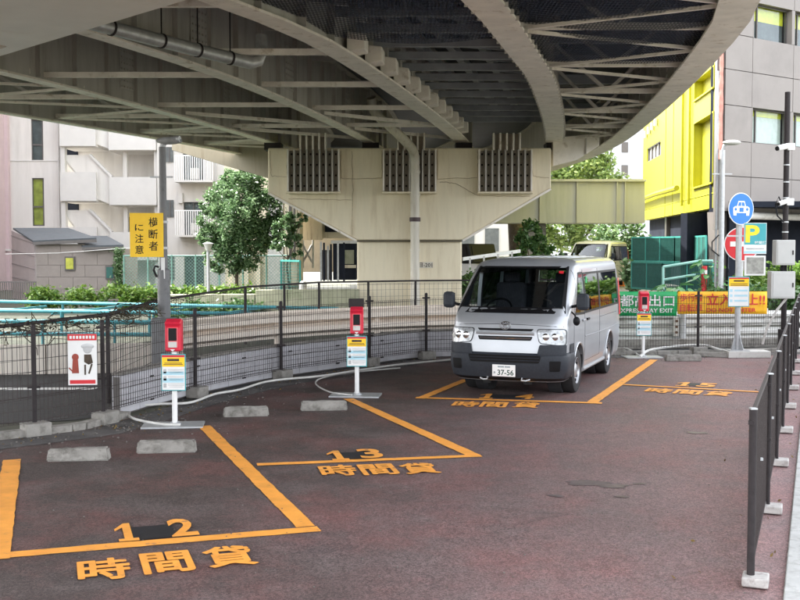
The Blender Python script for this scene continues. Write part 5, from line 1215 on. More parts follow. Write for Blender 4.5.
MB().prism([gp(.6, GZ0, -.9), gp(14, GZ0, -.9), gp(14, 17.1, -.9), gp(.6, 17.1, -.9)], -gn*.2).build('core', 'darkwall', gb, world=True)
for r in range(11):
    if r in (2, 5): continue
    MB().prism([gp(0.02, GZ0+GH*r, -.13), gp(14, GZ0+GH*r, -.13), gp(14, GZ0+GH*(r+1), -.13), gp(0.02, GZ0+GH*(r+1), -.13)], -gn*.12).build('backing_wall', 'winframe', gb, world=True)
MB().prism([gp(0, 17.1, .1), gp(14, 17.1, .1), gp(14, 17.1, -8), gp(6, 17.1, -8)], (0, 0, .3)).build('roof', 'greypanel', gb, world=True)
MB().tube([gp(.1, 3.25, .3), gp(14, 3.25, .3)], .13, 12).build('pale_pipe', 'dullwhite', gb, world=True, smooth=True)
MB().prism([gp(.5, 0, -2), gp(14, 0, -2), gp(14, 3.4, -2), gp(.5, 3.4, -2)], -gn*.3).build('base_wall', 'darkwall', gb, world=True)
MB().prism([gp(.25, 0, -.2), gp(1.5, 0, -.2), gp(1.5, 3.38, -.2), gp(0, 3.38, -.2)], -gn*.5).build('corner_pier', 'greypanel', gb, world=True)
# corner strip and peeling pink jamb
MB().beam(ypt(-.16, YZ0-.8, .05), ypt(-.16, 17, .05), .34, .2, up=yn).build('corner_column', 'winframe', gb, world=True)
m = MB(); vs = []; n = 40
for i in range(n+1): z = 5.2+(17-5.2)*i/n; w0 = .06+.04*random.random(); x = P(719.5, 250, gA.y-.25).x; vs += [(x-w0, gA.y-.25, z), (x+w0*.6, gA.y-.25, z)]
m.add(vs, [(2*i, 2*i+1, 2*i+3, 2*i+2) for i in range(n)]); o = m.build('peeling_jamb', 'salmon', gb, world=True); o.modifiers.new('s', 'SOLIDIFY').thickness = .03

# far pale building
MB_ = MB().box((P(612, 160, 85).x, 88, 9), (9.5, 6, 18)).build('office_block', 'farwhite', None); tag(MB_, 'far pale block seen between the deck edge and the yellow building', 'building')
for z in (8.2, 10.0):
    for i in range(4): MB().box((P(612, 160, 85).x-3.4+2.2*i, 84.97, z), (.5, .06, .8)).build('window', 'winframe', MB_)
b2 = MB().box((P(498, 240, 70).x, 72, 2.5), (7, 4, 5.0)).build('white_shed', 'apartwhite', None); tag(b2, 'low white building glimpsed right of the pier column', 'building')
for i in range(3): MB().box((P(498, 240, 70).x-2+1.6*i, 69.97, 2.6), (.9, .06, 1.5)).build('window', 'room', b2)

# ---------------------------------------------------------------- left apartment block (Y=54) and neighbours
AY = 54
def A_(px, py, Y=AY): return P(px, py, Y)
def abox(t, name, m_, px0, py0, px1, py1, y0=AY, d=.3, **k):    # py0 = top, py1 = bottom; y0 front face
    a, b = P(px0, 250, y0), P(px1, 250, y0); a.z = P(400, py1, y0).z; b.z = P(400, py0, y0).z
    return MB().box(((a.x+b.x)/2, y0+d/2, (a.z+b.z)/2), (b.x-a.x, d, b.z-a.z)).build(name, m_, t, world=True, **k)
ap = thing('apartment_block', 'pale grey apartment block with outside stairs and white balconies, left background', 'building', (-14, AY, 0))
# left wing with window openings
TOP = -120
for (x0, x1) in ((10, 33), (45, 62)): abox(ap, 'wall', 'apart', x0, TOP, x1, 297, AY, .4)
wy = [(-100, -58), (-45, -3), (10, 52), (65, 107) , (120, 161), (178, 226)]
wy = [(-42, 0), (60, 103), (120, 161), (178, 226)]
wy = [(178, 226), (119, 161), (60, 102), (1, 43)]
last = 297
for (ya, yb_) in wy:
    abox(ap, 'wall', 'apart', 33, yb_, 45, last, AY, .4); last = ya
    w_ = abox(ap, 'window', 'room' if ya != 178 else 'curtain', 33.2, ya, 44.8, yb_, AY+.2, .05)
    abox(w_, 'pane', 'glass', 34, ya+1, 44, yb_-1, AY+.12, .02)
    for (q0, q1, r0, r1) in ((33.2, 34.3, ya, yb_), (43.7, 44.8, ya, yb_), (34.3, 43.7, ya, ya+1.2), (34.3, 43.7, yb_-1.2, yb_), (34.3, 43.7, (ya+yb_)/2+4, (ya+yb_)/2+5.5)): abox(w_, 'mullion', 'winframe', q0, r0, q1, r1, AY+.08, .04)
abox(ap, 'wall', 'apart', 33, TOP, 45, last, AY, .4)
for py in (160, 100): abox(ap, 'string_course', 'apartwhite', 10, py, 62, py+1.2, AY-.04, .04)
abox(ap, 'downpipe', 'apartwhite', 59, TOP, 60.2, 295, AY-.12, .1)
# stair recess back wall
abox(ap, 'recess_wall', 'apart', 62, TOP, 160, 297, AY+2.2, .3)
abox(ap, 'recess_side', 'apart', 155, TOP, 158, 297, AY, 2.2)
for k in range(-3, 2):
    dy = 55*k
    lp_ = abox(ap, 'landing_parapet', 'apartwhite', 61, 172+dy, 97, 201+dy, AY-.6, .15)
    abox(ap, 'landing_slab', 'apart', 61, 199+dy, 97, 202+dy, AY-.45, 2.6)
    abox(ap, 'corridor_parapet', 'apartwhite', 110, 177+dy, 157, 205+dy, AY-.3, .15)
    abox(ap, 'corridor_slab', 'apart', 110, 203+dy, 157, 206+dy, AY-.15, 2.3)
    a, b, c2_, d2 = P(66, 155+dy, AY-.1), P(90, 155+dy, AY-.1), P(112, 178+dy, AY-.1), P(112, 205+dy, AY-.1)
    e2_ = P(97, 199+dy, AY-.1); f2 = P(66, 160+dy, AY-.1)
    MB().prism([a, b, c2_, d2, e2_, f2], (0, .15, 0)).build('stair_parapet', 'apart', ap, world=True)
    MB().beam(P(90, 154.5+dy, AY-.1), P(112, 177+dy, AY-.1), .25, .1).build('stair_rail', 'apartwhite', ap, world=True)
    MB().beam(P(66, 158+dy, AY+.8), P(80, 175+dy, AY+.8), .2, .25).build('stair_stringer', 'apartwhite', ap, world=True)
    for j in range(8): MB().beam(P(92+2.6*j, 174+3.6*j+dy, AY+.9), P(94.5+2.6*j, 174+3.6*j+dy, AY+.9), 1.3, .06).build('stair_tread', 'apart', ap, world=True)
    abox(ap, 'doorway', 'darkwall', 66, 141+dy, 79, 160+dy, AY+2.1, .1)
    abox(ap, 'column', 'apartwhite', 62, 120+dy, 66, 175+dy, AY-.4, .4)
    abox(ap, 'column', 'apart', 124, 150+dy, 128, 178+dy, AY+.3, .3)
abox(ap, 'doorway', 'darkwall', 124, 217, 158, 232, AY+2.1, .1)
# right wing with balconies
abox(ap, 'wall', 'apart', 158, TOP, 175, 297, AY-.2, .4)
for (ya, yb_) in ((147, 162), (200, 217), (256, 280), (92, 107)):
    w_ = abox(ap, 'window', 'room', 167, ya, 174, yb_, AY-.28, .06); abox(w_, 'frame', 'winframe', 170, ya, 170.8, yb_, AY-.31, .03)
abox(ap, 'wall', 'apart', 205, TOP, 262, 297, AY-.2, .4)
py_ = [(92, 127), (147, 182), (202, 237), (255, 290)]
abox(ap, 'wall', 'apart', 175, TOP, 205, 92, AY-.2, .4)
for i, (ya, yb_) in enumerate(py_):
    nx = py_[i+1][0] if i < 3 else 297
    w_ = abox(ap, 'balcony_door', 'room', 184, ya, 204, yb_, AY+.1, .08); abox(w_, 'pane', 'glass', 184.5, ya+1, 203.5, yb_-.5, AY+.02, .02)
    for px in (184, 193.5, 203.2): abox(w_, 'mullion', 'winframe', px, ya, px+.9, yb_, AY-.04, .05)
    abox(ap, 'wall', 'apart', 175, ya, 184, yb_, AY-.2, .4); abox(ap, 'wall', 'apart', 175, yb_, 205, nx, AY-.2, .4)
    if i < 3:
        bal = abox(ap, 'balcony_slab', 'apartwhite', 175, yb_-2, 214, yb_, AY-1.4, 1.2)
        yt = ya+8 if i != 1 else 155
        abox(bal, 'rail', 'white', 175, yt, 214, yt+1, AY-1.4, .06)
        for k in range(18): abox(bal, 'baluster', 'white', 175.2+2.2*k, yt+1, 175.9+2.2*k, yb_-2, AY-1.4, .05)
        abox(bal, 'end_panel', 'white', 206, yt, 207, yb_-2, AY-1.4, 1.2)
        abox(bal, 'air_conditioner', 'dullwhite', 191, yb_-14, 199, yb_-3, AY-1.1, .4, bevel=.02)
abox(ap, 'downpipe', 'apartwhite', 216, TOP, 217.4, 295, AY-.3, .1)
abox(ap, 'meter_box', 'apartwhite', 178.5, 193, 183, 203, AY-.4, .18)
a, b = P(10, -120, AY), P(262, -120, AY); MB().box(((a.x+b.x)/2, AY+4, a.z), (b.x-a.x, 9, .3)).build('roof', 'apart', ap, world=True)
pk = thing('pink_building', 'pale pink building at the left edge of the photo', 'building', (-19, 50, 0))
abox(pk, 'wall', 'pinkwall', -140, -120, 8.5, 298, 53.6, .35); MB().box((P(8.5, 250, 53.6).x-4.05, 45.5, 8.6), (8, 16, 17.2)).build('shading_wing', 'pinkwall', pk, world=True); abox(pk, 'corner_pilaster', 'pinkwall', 5, -120, 9.5, 298, 53.4, .3)  # wing added towards the camera, mostly out of view, to shade the outbuilding
for ya in (228,): abox(pk, 'ledge', 'apartwhite', -40, 249, 9.5, 251, 53.3, .25)
for ya in (60, 150): w_ = abox(pk, 'window', 'room', -40, ya, -12, ya+40, 53.56, .06); abox(w_, 'frame', 'winframe', -27, ya, -25, ya+40, 53.5, .05)

# small tiled outbuilding
OY = 42
mat('sidewall', (.30, .26, .25), .8, .06, 2)
ob_ = thing('tiled_outbuilding', 'small brown-grey tiled outbuilding with sloping metal roofs', 'building', (-13, OY, 0))
def oz(py): return P(400, py, OY).z
def ox(px): return P(px, 250, OY).x
xL, xM, xR = ox(36), ox(82), ox(119)
for (xa, xb, top) in ((xL, xM, oz(244)), (xM, xR, oz(249))): MB().box(((xa+xb)/2, OY+1.5, top/2), (xb-xa, 2.9, top)).build('wall_core', 'sidewall', ob_, world=True)
tl = None; tw, th = (xR-xL)/3.4, .47
wn_ = [(ox(65), ox(75), oz(270.5), oz(256.5)), (ox(105.5), ox(114.5), oz(279.5), oz(265.5))]
for r in range(8):
    z0 = .02+th*r
    for i in range(-1, 5):
        xa = xL+tw*i+(tw/2 if r % 2 else 0); xb = xa+tw; xa, xb = max(xa, xL), min(xb, xR); z1 = min(z0+th, oz(244) if (xa+xb)/2 < xM else oz(249))
        if xb-xa < .05 or z1-z0 < .06: continue
        MB().box(((xa+xb)/2, OY+.02, (z0+z1)/2), (xb-xa-.012, .06+random.uniform(0, .01), z1-z0-.012)).build('tile', 'tilem', ob_, world=True)
for k, (xa, xb, z0, z1) in enumerate(wn_):
    w_ = MB().box(((xa+xb)/2, OY-.03, (z0+z1)/2), (xb-xa, .08, z1-z0)).build('window', 'winframe', ob_, world=True)
    MB().box(((xa+xb)/2, OY-.08, (z0+z1)/2), ((xb-xa)*.74, .03, (z1-z0)*.78)).build('pane', 'curtain' if k == 0 else 'darkteal', w_, world=True)
MB().prism([(P(13, 229, OY+2.8).x, OY+2.8, P(0, 229.5, OY+2.8).z), (ox(35), OY-.2, oz(242.5)), (ox(98), OY-.2, oz(239.5)), (P(68, 229, OY+2.8).x, OY+2.8, P(0, 229.5, OY+2.8).z)], (0, 0, .07)).build('roof', 'roofm', ob_, world=True)
MB().prism([(P(70, 229, OY+2.8).x, OY+2.8, P(0, 237.5, OY+2.8).z), (ox(84), OY-.2, oz(247.5)), (ox(125), OY-.2, oz(246.5)), (P(107, 229, OY+2.8).x, OY+2.8, P(0, 237.5, OY+2.8).z)], (0, 0, .07)).build('roof', 'roofm', ob_, world=True)
MB().beam((ox(35), OY-.2, oz(243.5)), (ox(98), OY-.2, oz(240.8)), .05, .12).build('fascia', 'winframe', ob_, world=True)
MB().beam((ox(84), OY-.22, oz(248.6)), (ox(125), OY-.22, oz(247.6)), .05, .09).build('fascia', 'winframe', ob_, world=True)
MB().prism([(P(13, 250, OY+2.8).x, OY+2.8, 0), (xL, OY, 0), (xL, OY, oz(243)), (P(13, 250, OY+2.8).x, OY+2.8, P(0, 230.5, OY+2.8).z)], (-.05, -.02, 0)).build('side_wall', 'sidewall', ob_, world=True)
for i in range(5): f = (i+.5)/5; MB().prism([(P(13, 250, OY+2.8).x-.05, OY+2.75, 2.9*f), (xL-.05, OY-.02, 2.5*f), (xL-.05, OY-.02, 2.5*f+.012), (P(13, 250, OY+2.8).x-.05, OY+2.75, 2.9*f+.012)], (-.01, -.01, 0)).build('joint', 'winframe', ob_, world=True)
MB().tube([(ox(8), OY-.3, oz(254)), (ox(60), OY-.3, oz(253)), (ox(160), OY-.5, oz(246))], .012, 5).build('wire', 'cablem', ob_, world=True)
iv = []
for _ in range(1200): iv.append((ox(120)+random.gauss(0, .09), OY-.25+random.gauss(0, .12), random.uniform(.3, oz(248))))
tag(leaves(0, np.array(iv), .07).build('ivy', 'leafdark'), 'dark ivy climbing the right corner of the tiled outbuilding', 'ivy')
# low grey fence in front of the pink building
lfb = thing('low_fence', 'low dark railing before the pink building at the far left', 'fence', (-14, 38, 0))
a, b = P(-20, 294, 38), P(36, 292, 38)
for i in range(26): x = a.x+(b.x-a.x)*i/25; MB().box((x, 38, .52), (.03, .03, .8)).build('baluster', 'winframe', lfb, world=True)
for z in (.15, .9): MB().box(((a.x+b.x)/2, 38, z), (b.x-a.x, .04, .04)).build('rail', 'winframe', lfb, world=True)

# ---------------------------------------------------------------- chain-link fences, teal screens, things behind the pier
def chain(name, label, a, b, z0, z1, m_post, m_wire, npost, cell=.12, r=.006, group=None, mid=False, rail=.03):
    a, b = Vector(a), Vector(b); t = thing(name, label, 'fence', (a.x, a.y, 0), 0, group); d = b-a; L = d.length; u = d/L; H = z1-z0
    for i in range(npost+1): p = a+d*(i/npost); MB().tube([(p.x, p.y, z0-.1), (p.x, p.y, z1+.03)], .035, 8).build('post', m_post, t, world=True)
    for z in (z0+.03, z1)+(((z0+z1)/2,) if mid else ()): MB().tube([(a.x, a.y, z), (b.x, b.y, z)], rail, 6).build('rail', m_post, t, world=True)
    m = MB(); n = int((L+H)/cell)
    for i in range(n):
        s = i*cell
        s0, h0 = (s, 0) if s <= L else (L, s-L); s1, h1 = (s-H, H) if s-H >= 0 else (0, s)
        p, q = a+u*s0, a+u*s1; m.beam((p.x, p.y, z0+h0), (q.x, q.y, z0+h1), 2*r, 2*r)
        s0b, s1b = L-s0, L-s1; p, q = a+u*s0b, a+u*s1b; m.beam((p.x, p.y+.01, z0+h0), (q.x, q.y+.01, z0+h1), 2*r, 2*r)
    o = m.build('chain_link', m_wire, t, world=True); o['kind'] = 'stuff'; return t
mat('greenmesh', (.20, .36, .30), .6); mat('tealmesh', (.04, .26, .22), .6)
chain('chain_fence', 'pale green chain-link fence before the left apartment block and tree', (P(124, 270, 41.5).x, 41.5, 0), (P(290, 270, 42).x, 42, 0), .3, 1.8, 'greenmesh', 'greenmesh', 7, .13, .007)
def teal_screen(label, pts, z0, z1, group='green mesh screens before the yellow building', wd_=.03):
    t = thing('mesh_screen', label, 'fence', (pts[0][0], pts[0][1], 0), 0, group)
    for a, b in zip(pts, pts[1:]):
        a, b = Vector((*a, 0)), Vector((*b, 0)); d = b-a; L = d.length; n = max(1, round(L/1.0))
        for i in range(n+1): p = a+d*i/n; MB().box((p.x, p.y, (z0+z1)/2), (.06, .06, z1-z0)).build('post', 'tealmesh', t, world=True)
        for z in (z0, z1): MB().beam((a.x, a.y, z), (b.x, b.y, z), .05, .06).build('rail', 'tealmesh', t, world=True)
        m = MB(); k = int(L/.055)
        for i in range(k): p = a+d*i/k; m.box((p.x, p.y, (z0+z1)/2), (wd_, wd_, z1-z0))
        for j in range(int((z1-z0)/.1)): m.beam((a.x, a.y, z0+.1*j), (b.x, b.y, z0+.1*j), .012, .012)
        o = m.build('mesh', 'darkteal', t, world=True); o['kind'] = 'stuff'
    return t
def gq(px, Y): return (P(px, 250, Y).x, Y)
teal_screen('upper green mesh screen directly before the dark base of the yellow building', [gq(632, 44), gq(675, 41.5), gq(694, 40), gq(706, 37.5)], P(0, 262, 41).z, P(0, 237, 41).z)
teal_screen('lower green mesh screen with pale rails nearer the banner', [gq(632, 38), gq(663, 36), gq(713, 34.5)], P(0, 290, 36).z, P(0, 263, 36).z)
t = thing('handrail', 'pale green sloping handrail in front of the lower mesh screen', 'railing', gq(663, 35.4)+(0,))
for (pa, pb) in (((663, 267), (700, 261)), ((663, 267), (663, 292)), ((700, 261), (713, 261)), ((700, 261), (700, 290)), ((663, 280), (700, 274))): MB().tube([P(*pa, 35.2), P(*pb, 35.0)], .045, 8).build('rail', mat('palegreen', (.25, .48, .42), .5), t, world=True)
teal_screen('dark green mesh screen beside the tree left of the pier', [gq(281, 37), gq(300, 36)], .2, P(0, 261, 36).z, None, .012)
# low concrete wall and planter behind the left fence
t = thing('planter_wall', 'low mossy concrete planter wall behind the vine fence left of the pier', 'wall', (-4, 31, 0))
a, b = gq(165, 33), gq(358, 30.5)
for i in range(6):
    p = Vector((*a, .28))+(Vector((*b, .42))-Vector((*a, .28)))*(i/6); q = Vector((*a, .28))+(Vector((*b, .42))-Vector((*a, .28)))*((i+1)/6-.002)
    MB().beam((p.x, p.y, p.z), (q.x, q.y, q.z), .3, 1.05 if i > 2 else .8).build('segment', mat('mossy', (.30, .30, .21), .9, .15, 3, .3, 40, dirt=(.16, .19, .10), dscale=2), t, world=True, bevel=.02)
# beige columns, walls and a dark shed behind the pier (left)
bw2 = thing('beige_side_building', 'beige building wall with pipes seen between tree and pier', 'building', (-4, 47, 0))
abox(bw2, 'wall', 'tanwall', 225, 150, 300, 295, 47.5, 1.5)
abox(bw2, 'grey_column', 'bigpipe', 268, 192, 283, 290, 46.2, .6); abox(bw2, 'pale_column', 'tanwall', 285, 190, 297, 284, 45.5, .5); abox(bw2, 'dark_slot', 'winframe', 289, 192, 291.5, 262, 45.44, .05); abox(bw2, 'dark_slot', 'winframe', 293.5, 192, 295, 262, 45.44, .05)
for px in (232, 244, 256): abox(bw2, 'pilaster', 'tanwall', px, 235, px+4, 292, 47.2, .3)
abox(bw2, 'upper_wall', 'tanwall', 298, 150, 360, 238, 50, 1.0); abox(bw2, 'dark_opening', 'darkwall', 325, 212, 350, 232, 49.9, .1); abox(bw2, 'beam', 'tanwall', 300, 200, 322, 240, 49.5, .5)
abox(bw2, 'lower_wall', mat('peach', (.76, .68, .55), .8, .1, 3), 298, 238, 360, 272, 52, .4)
for (pa, pb) in (((303, 245), (312, 262)), ((312, 245), (303, 262)), ((303, 268), (303, 240)), ((313, 268), (313, 240))): MB().tube([P(*pa, 49), P(*pb, 49)], .05, 6).build('steel_brace', 'dullwhite', bw2, world=True)
sh = thing('dark_shed', 'dark metal storage shed and gate left of the pier column', 'shed', (-2, 41, 0))
abox(sh, 'shed_wall', 'darkwall', 333, 243, 356, 280, 41, 1.8); abox(sh, 'roof', 'dullwhite', 331, 240.5, 358, 243.5, 40.8, 2.2)
abox(sh, 'shed_window', 'mossy', 344, 250, 354, 264, 40.95, .06); abox(sh, 'mid_rail', 'tanwall', 344, 265, 356, 268, 40.9, .08)
for i, px in enumerate((320, 323, 327, 330, 337, 343)): abox(sh, 'upright', 'darkwall' if i % 2 else 'bigpipe', px, 243+random.uniform(-3, 3), px+1.8, 281, 39.8, .08)
abox(sh, 'gate_panel', 'winframe', 321, 250, 332, 280, 40, .06)
rb = thing('road_bollard', 'pale round-topped bollard by the planter wall left of the pier', 'bollard', (P(303, 280, 34).x, 34, 0)); m = MB(); m.cyl((0, 0, 0), (0, 0, .95), .12, 14); m.sphere((0, 0, .95), .12, 14, 6); m.build('bollard_body', 'dullwhite', rb, smooth=True)
# park lamp
c = P(208.5, 290, 34); pl_ = thing('park_lamp', 'slim lamp post with a tapered lantern before the tree', 'lamp', (c.x, 34, 0))
zt = P(0, 250, 34).z; MB().cyl((0, 0, 0), (0, 0, zt), .05, 10).build('post', 'bigpipe', pl_, smooth=True)
MB().tube([(0, 0, zt-.02), (0, 0, zt+.2)], [.07, .15], 12).build('lantern', 'dullwhite', pl_, smooth=True); MB().tube([(0, 0, zt+.2), (0, 0, zt+.25)], [.19, .05], 12).build('lantern_cap', 'bigpipe', pl_)
# white guard fence right of the pier
t = thing('white_rail_fence', 'white railing in front of the cars right of the pier', 'railing', (2.5, 38, 0))
MB().beam(P(463, 259, 37), P(520, 251, 39), .05, .12).build('rail', 'white', t, world=True)
for k in range(4): p = P(470+14*k, 258-2*k, 37+.4*k); MB().box((p.x, p.y, p.z-.4), (.06, .06, .8)).build('post', 'dullwhite', t, world=True)
# traffic cone and delineator
c = P(622, 284, 41.6)
t = thing('traffic_cone', 'orange traffic cone by the cream van', 'cone', (P(621, 284, 47).x, 47, .42)); MB().tube([(0, 0, .03), (0, 0, .70)], [.17, .03], 16).build('cone_body', 'conem', t, smooth=True); MB().box((0, 0, .015), (.36, .36, .03)).build('cone_base', 'conem', t)
c = P(704, 282, 33); t = thing('delineator_post', 'red and white banded post between the leafy plants', 'post', (c.x, 33, 0)); MB().cyl((0, 0, 0), (0, 0, P(0, 266, 33).z), .09, 12).build('post_body', 'redsign', t, smooth=True)
z = P(0, 272, 33).z; MB().cyl((0, 0, z-.06), (0, 0, z+.06), .095, 12).build('white_band', 'white', t)
for i, (px, Y) in enumerate(((722, 24.2), (672, 23.6))):
    x = P(px, 300, Y).x; t = thing('steel_stanchion', ('grey ribbed steel end post of the guardrail, right of the sign post' if i == 0 else 'grey ribbed steel post of the guardrail, left of the sign post'), 'post', (x, Y-.9, 0))
    MB().cyl((0, 0, 0), (0, 0, .82), .075, 14).build('tube', 'galv', t, smooth=True); MB().box((-.14, 0, .45), (.12, .1, .42)).build('hinge_block', 'dullwhite', t, bevel=.02)
    for k in range(3): MB().cyl((-.14, -.06, .33+.12*k), (-.14, -.04, .33+.12*k), .03, 10).build('bolt', 'rust', t)

# ---------------------------------------------------------------- trees and plants
def make_tree(label, base, h, clumps, leafn, lm, size=.09, trunk=.10, branches=None, cat='tree', aspect=.5, name='tree'):
    """clumps: list of (offset x,y,z, radius)"""
    t = thing(name, label, cat, base)
    top = Vector((0, 0, h*.55)); m = MB()
    m.tube([(0, 0, -.05), (.03, 0, h*.2), (-.03, .02, h*.4), tuple(top)], [trunk, trunk*.85, trunk*.7, trunk*.5], 8)
    for (x, y, z, r) in clumps:
        s = Vector((0, 0, min(h*.5, max(h*.18, z-r*1.3)))); e_ = Vector((x, y, z)); mid = (s+e_)/2+Vector((random.gauss(0, .1), random.gauss(0, .1), -.08*h*.2)); m.tube([s, mid, e_], [trunk*.4, trunk*.25, trunk*.1], 5)
        for _ in range(4): m.tube([mid+(e_-mid)*.5, e_+Vector((random.gauss(0, r*.5), random.gauss(0, r*.5), random.gauss(0, r*.5)))], trunk*.08, 4)
    m.build('trunk', 'bark', t, smooth=True)
    V = np.array([r**2 for *_, r in clumps]); V = V/V.sum(); pts = []
    for (x, y, z, r), f in zip(clumps, V):
        n = int(leafn*f); sub = max(4, int(n/90)); cc = rng.normal(size=(sub, 3)); cc /= np.linalg.norm(cc, axis=1)[:, None]; cc *= (rng.uniform(.35, 1, sub)**.5*r)[:, None]
        k = rng.integers(0, sub, n); pts.append(cc[k]+rng.normal(size=(n, 3))*r*.17+np.array([x, y, z]))
    o = leaves(0, np.concatenate(pts), size, aspect=aspect).build('crown', lm, t); return t
tb = P(236, 290, 39.5)
def off(px, py, dy, r): p = P(px, py, 39.5); return (p.x-tb.x, dy, p.z, r)
make_tree('dense broad-leaved tree with glossy leaves left of the pier', (tb.x, 39.5, 0), 5.4, [off(243, 185, 0, .62), off(258, 190, .3, .6), off(225, 198, -.1, .62), off(217, 222, 0, .65), off(240, 215, -.4, .85), off(262, 213, .1, .7), off(250, 238, 0, .7), off(222, 248, 0, .55), off(232, 178, .2, .38), off(265, 240, .2, .5), off(212, 238, .1, .45), off(248, 173, 0, .30), off(208, 205, 0, .3), off(228, 262, -.1, .5), off(246, 258, .1, .5), off(214, 258, .2, .35), off(275, 225, .1, .4), off(203, 225, 0, .3), off(236, 240, -.3, .6)], 30000, 'leafdark', .066, .07)
tb2 = P(288, 284, 37.2)
def off2(px, py, dy, r): p = P(px, py, 37.2); return (p.x-tb2.x, dy, p.z, r)
make_tree('small thin tree with sparse leaves between the dense tree and the pier', (tb2.x, 37.2, 0), 3.4, [off2(290, 222, 0, .32), off2(297, 232, 0, .30), off2(281, 228, .1, .32), off2(296, 250, 0, .22), off2(286, 242, -.1, .3), off2(275, 245, 0, .22), off2(302, 218, 0, .18)], 3000, 'leafdark', .07, .05)
tb3 = P(609, 282, 40)
def off3(px, py, dy, r): p = P(px, py, 42); return (p.x-tb3.x, dy, p.z, r)
def shoots(label, base, n, h, lm, size, spread, leaves_per=26, name='shrub', cat='shrub'):
    t = thing(name, label, cat, base); m = MB(); pts = []
    for i in range(n):
        a = random.uniform(0, 6.28); s = random.uniform(.2, 1)*spread; hh = h*random.uniform(.55, 1)*(1-.3*s/spread); p0 = Vector((random.gauss(0, spread*.15), random.gauss(0, spread*.15), 0)); p1 = Vector((s*math.cos(a)*.6, s*math.sin(a)*.6, hh*.6)); p2 = Vector((s*math.cos(a), s*math.sin(a), hh))
        m.tube([p0, p1, p2], [.03, .02, .006], 4)
        for k in range(leaves_per): f = random.uniform(.15, 1); q = (p0.lerp(p1, f*2) if f < .5 else p1.lerp(p2, f*2-1)); pts.append(tuple(q+Vector((random.gauss(0, .09), random.gauss(0, .09), random.gauss(0, .07)))))
    m.build('stems', 'bark', t); leaves(0, np.array(pts), size).build('foliage', lm, t); return t
sb_ = P(622, 282, 51.5)
shoots('tall spiky shrub between the cream van and the yellow building', (sb_.x, 51.5, .42), 40, 4.0, 'leafdark', .13, 1.7, 80)
shoots('dark bush at the foot of the mesh screen right of the cream van', (P(632, 282, 39.8).x, 39.8, .42), 16, 1.5, 'leafdark', .10, .6, 50)
# big-leaved plants before the screens
def bigleaf(label, px, py, Y, z0, n, r, h):
    c = P(px, py, Y); t = thing('leafy_plant', label, 'plant', (c.x, Y, z0)); s = MB()
    for i in range(n):
        a = random.uniform(0, 6.28); rr = r*random.uniform(.2, 1); z = h*random.uniform(.35, 1); e_ = Vector((rr*math.cos(a), rr*math.sin(a), z)); s.tube([(0, 0, 0), (e_*.5)+Vector((0, 0, .15)), e_], .008, 4)
        L = random.uniform(.12, .24); d = Vector((math.cos(a), math.sin(a), random.uniform(-.7, .1))).normalized(); sd_ = Vector((-math.sin(a), math.cos(a), random.uniform(-.2, .2))); m = MB(); 
        prof = [(0, .0), (.1, .32), (.35, .50), (.65, .40), (.88, .18), (1, 0)]; up_ = Vector((0, 0, 1)); mid = [e_+d*L*f*1.6+up_*(-.12*f*f*L) for f, _ in prof]
        vs = []
        for q, (f, w_) in zip(mid, prof): vs += [q-sd_*w_*L+up_*.02, q, q+sd_*w_*L+up_*.02]
        m.add(vs, [(3*k+j, 3*k+j+1, 3*k+j+4, 3*k+j+3) for k in range(5) for j in (0, 1)]); m.build('leaf', 'leafbig', t)
    s.build('stems', 'leafdark', t); return t
bigleaf('large-leaved plant above the green banner', 675, 285, 27, .35, 46, .55, .85)
bigleaf('large-leaved plant behind the red and white post', 708, 275, 33, .6, 34, .55, 1.15)
bigleaf('small large-leaved plant over the yellow banner joint', 690, 288, 26.5, .2, 26, .35, .8)
# hedges and far foliage
def hedge(name, label, pts, n, r, lm, size, cat='hedge'):
    pp = catmull(pts, 10); c = []
    cl = [pp[random.randrange(len(pp))]+Vector((random.gauss(0, r*.5), random.gauss(0, r*.5), random.gauss(0, r*.3))) for _ in range(max(8, n//120))]
    for _ in range(n): p = random.choice(cl); c.append((p.x+random.gauss(0, r*.38), p.y+random.gauss(0, r*.38), max(.02, p.z+random.gauss(0, r*.34))))
    o = leaves(0, np.array(c), size).build(name, lm); return tag(o, label, cat)
for i, (px, py, lab) in enumerate(((45, 301, 'leftmost bright green bush below the tiled outbuilding'), (82, 300, 'bright green bush below the outbuilding, second from the left'), (118, 299, 'bright green bush right of the outbuilding'), (148, 297, 'bright yellow-green bush directly behind the steel pole'))):
    c = P(px, py, 36); hedge('bush', lab, [(c.x-.35, 36, c.z), (c.x, 35.8, c.z+.12), (c.x+.35, 36, c.z)], 1500, .35, 'leafbright', .075, 'bush')
a = P(170, 297, 36); b = P(248, 297, 36); hedge('hedge', 'bright green hedge under the tree behind the fence', [(a.x, 36, a.z), ((a.x+b.x)/2, 36, a.z+.05), (b.x, 36.3, b.z)], 6000, .33, 'leafbright', .075)
a = P(168, 312, 30); b = P(250, 300, 31); hedge('hedge', 'dull green planting on the slope between the railings', [(a.x, 30.5, .25), (b.x, 31.5, .3)], 3000, .3, 'leafmid', .07)
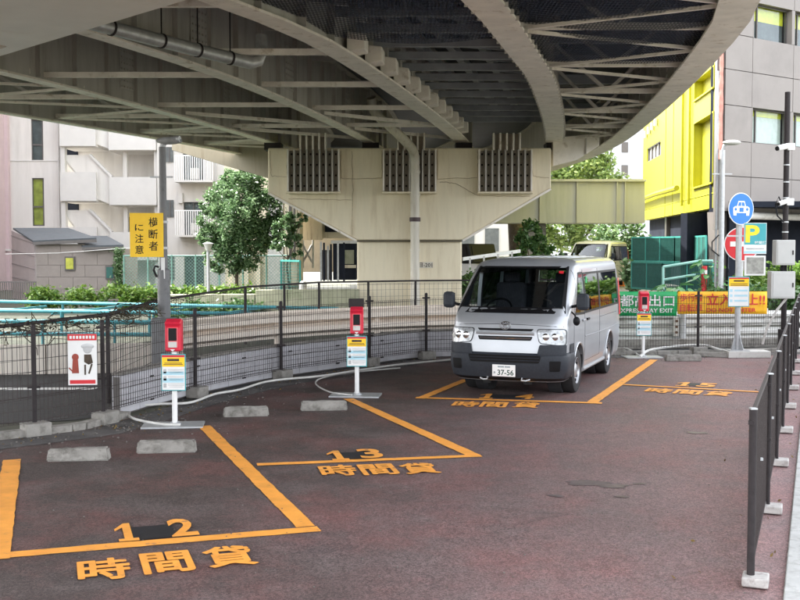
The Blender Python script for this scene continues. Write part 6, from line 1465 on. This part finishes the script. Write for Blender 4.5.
a = P(466, 268, 34); b = P(570, 262, 37); hedge('hedge', 'dark green hedge behind the silver van roof', [(a.x, 34.2, .9), ((a.x+b.x)/2, 35, 1.25), (b.x, 37, 1.35)], 8000, .40, 'leafmid', .08)
make_tree('young tree above the hedge behind the van roof', (P(530, 260, 40).x, 40, .6), 2.0, [(0, 0, 2.0, .45), (-.35, 0, 1.5, .4), (.4, .1, 1.6, .4), (.9, 0, 1.3, .35)], 3500, 'leafmid', .08, .05)
make_tree('large pale green tree far behind the olive beam', (P(578, 250, 62).x, 62, .6), 9, [(0, 0, 6.3, 1.6), (-1.6, 0, 5.2, 1.4), (1.5, .3, 5.4, 1.4), (-.9, 0, 3.0, 1.5), (.9, 0, 2.8, 1.5), (-2.6, 0, 2.6, 1.2), (.3, 0, 8.0, 1.1), (-1.2, 0, 7.4, 1.2)], 16000, 'leafpale', .15, .22)
for px, Y, lab in ((516, 50, 'thick dark tree trunk below the olive beam'), (524, 53, 'second dark trunk close right of the thick one')):
    c = P(px, 250, Y); t = thing('bare_tree', lab, 'tree', (c.x, Y, .6)); MB().tube([(0, 0, 0), (.05, 0, 1.2), (-.05, 0, 2.6), (.1, 0, 5)], [.42, .36, .34, .3] if px == 516 else [.25, .22, .2, .2], 12).build('trunk', 'bark', t, smooth=True)
    MB().tube([(0, 0, 1.8), (.5, .1, 2.6), (.8, .1, 4)], [.14, .1, .06], 8).build('limb', 'bark', t, smooth=True)
t = thing('pale_column', 'pale grey column under the olive beam right of the tree trunk', 'column', (P(533, 250, 48).x, 47.5, 0)); MB().box((0, 0, 1.6), (.9, .9, 3.1)).build('shaft', 'conc', t, bevel=.03)
a = P(770, 268, 30); hedge('hedge', 'leafy green planting under the panelled building at the right', [(P(748, 270, 33).x, 33, .9), (P(790, 265, 31).x, 31, 1.1), (P(830, 260, 30).x, 30, 1.3)], 9000, .5, 'leafbright', .09)
a = P(750, 280, 28); hedge('hedge', 'darker low planting behind the notice board', [(P(715, 285, 30).x, 30, .6), (P(752, 282, 30).x, 30, .7), (P(800, 278, 28).x, 28, .7)], 5000, .36, 'leafmid', .09)
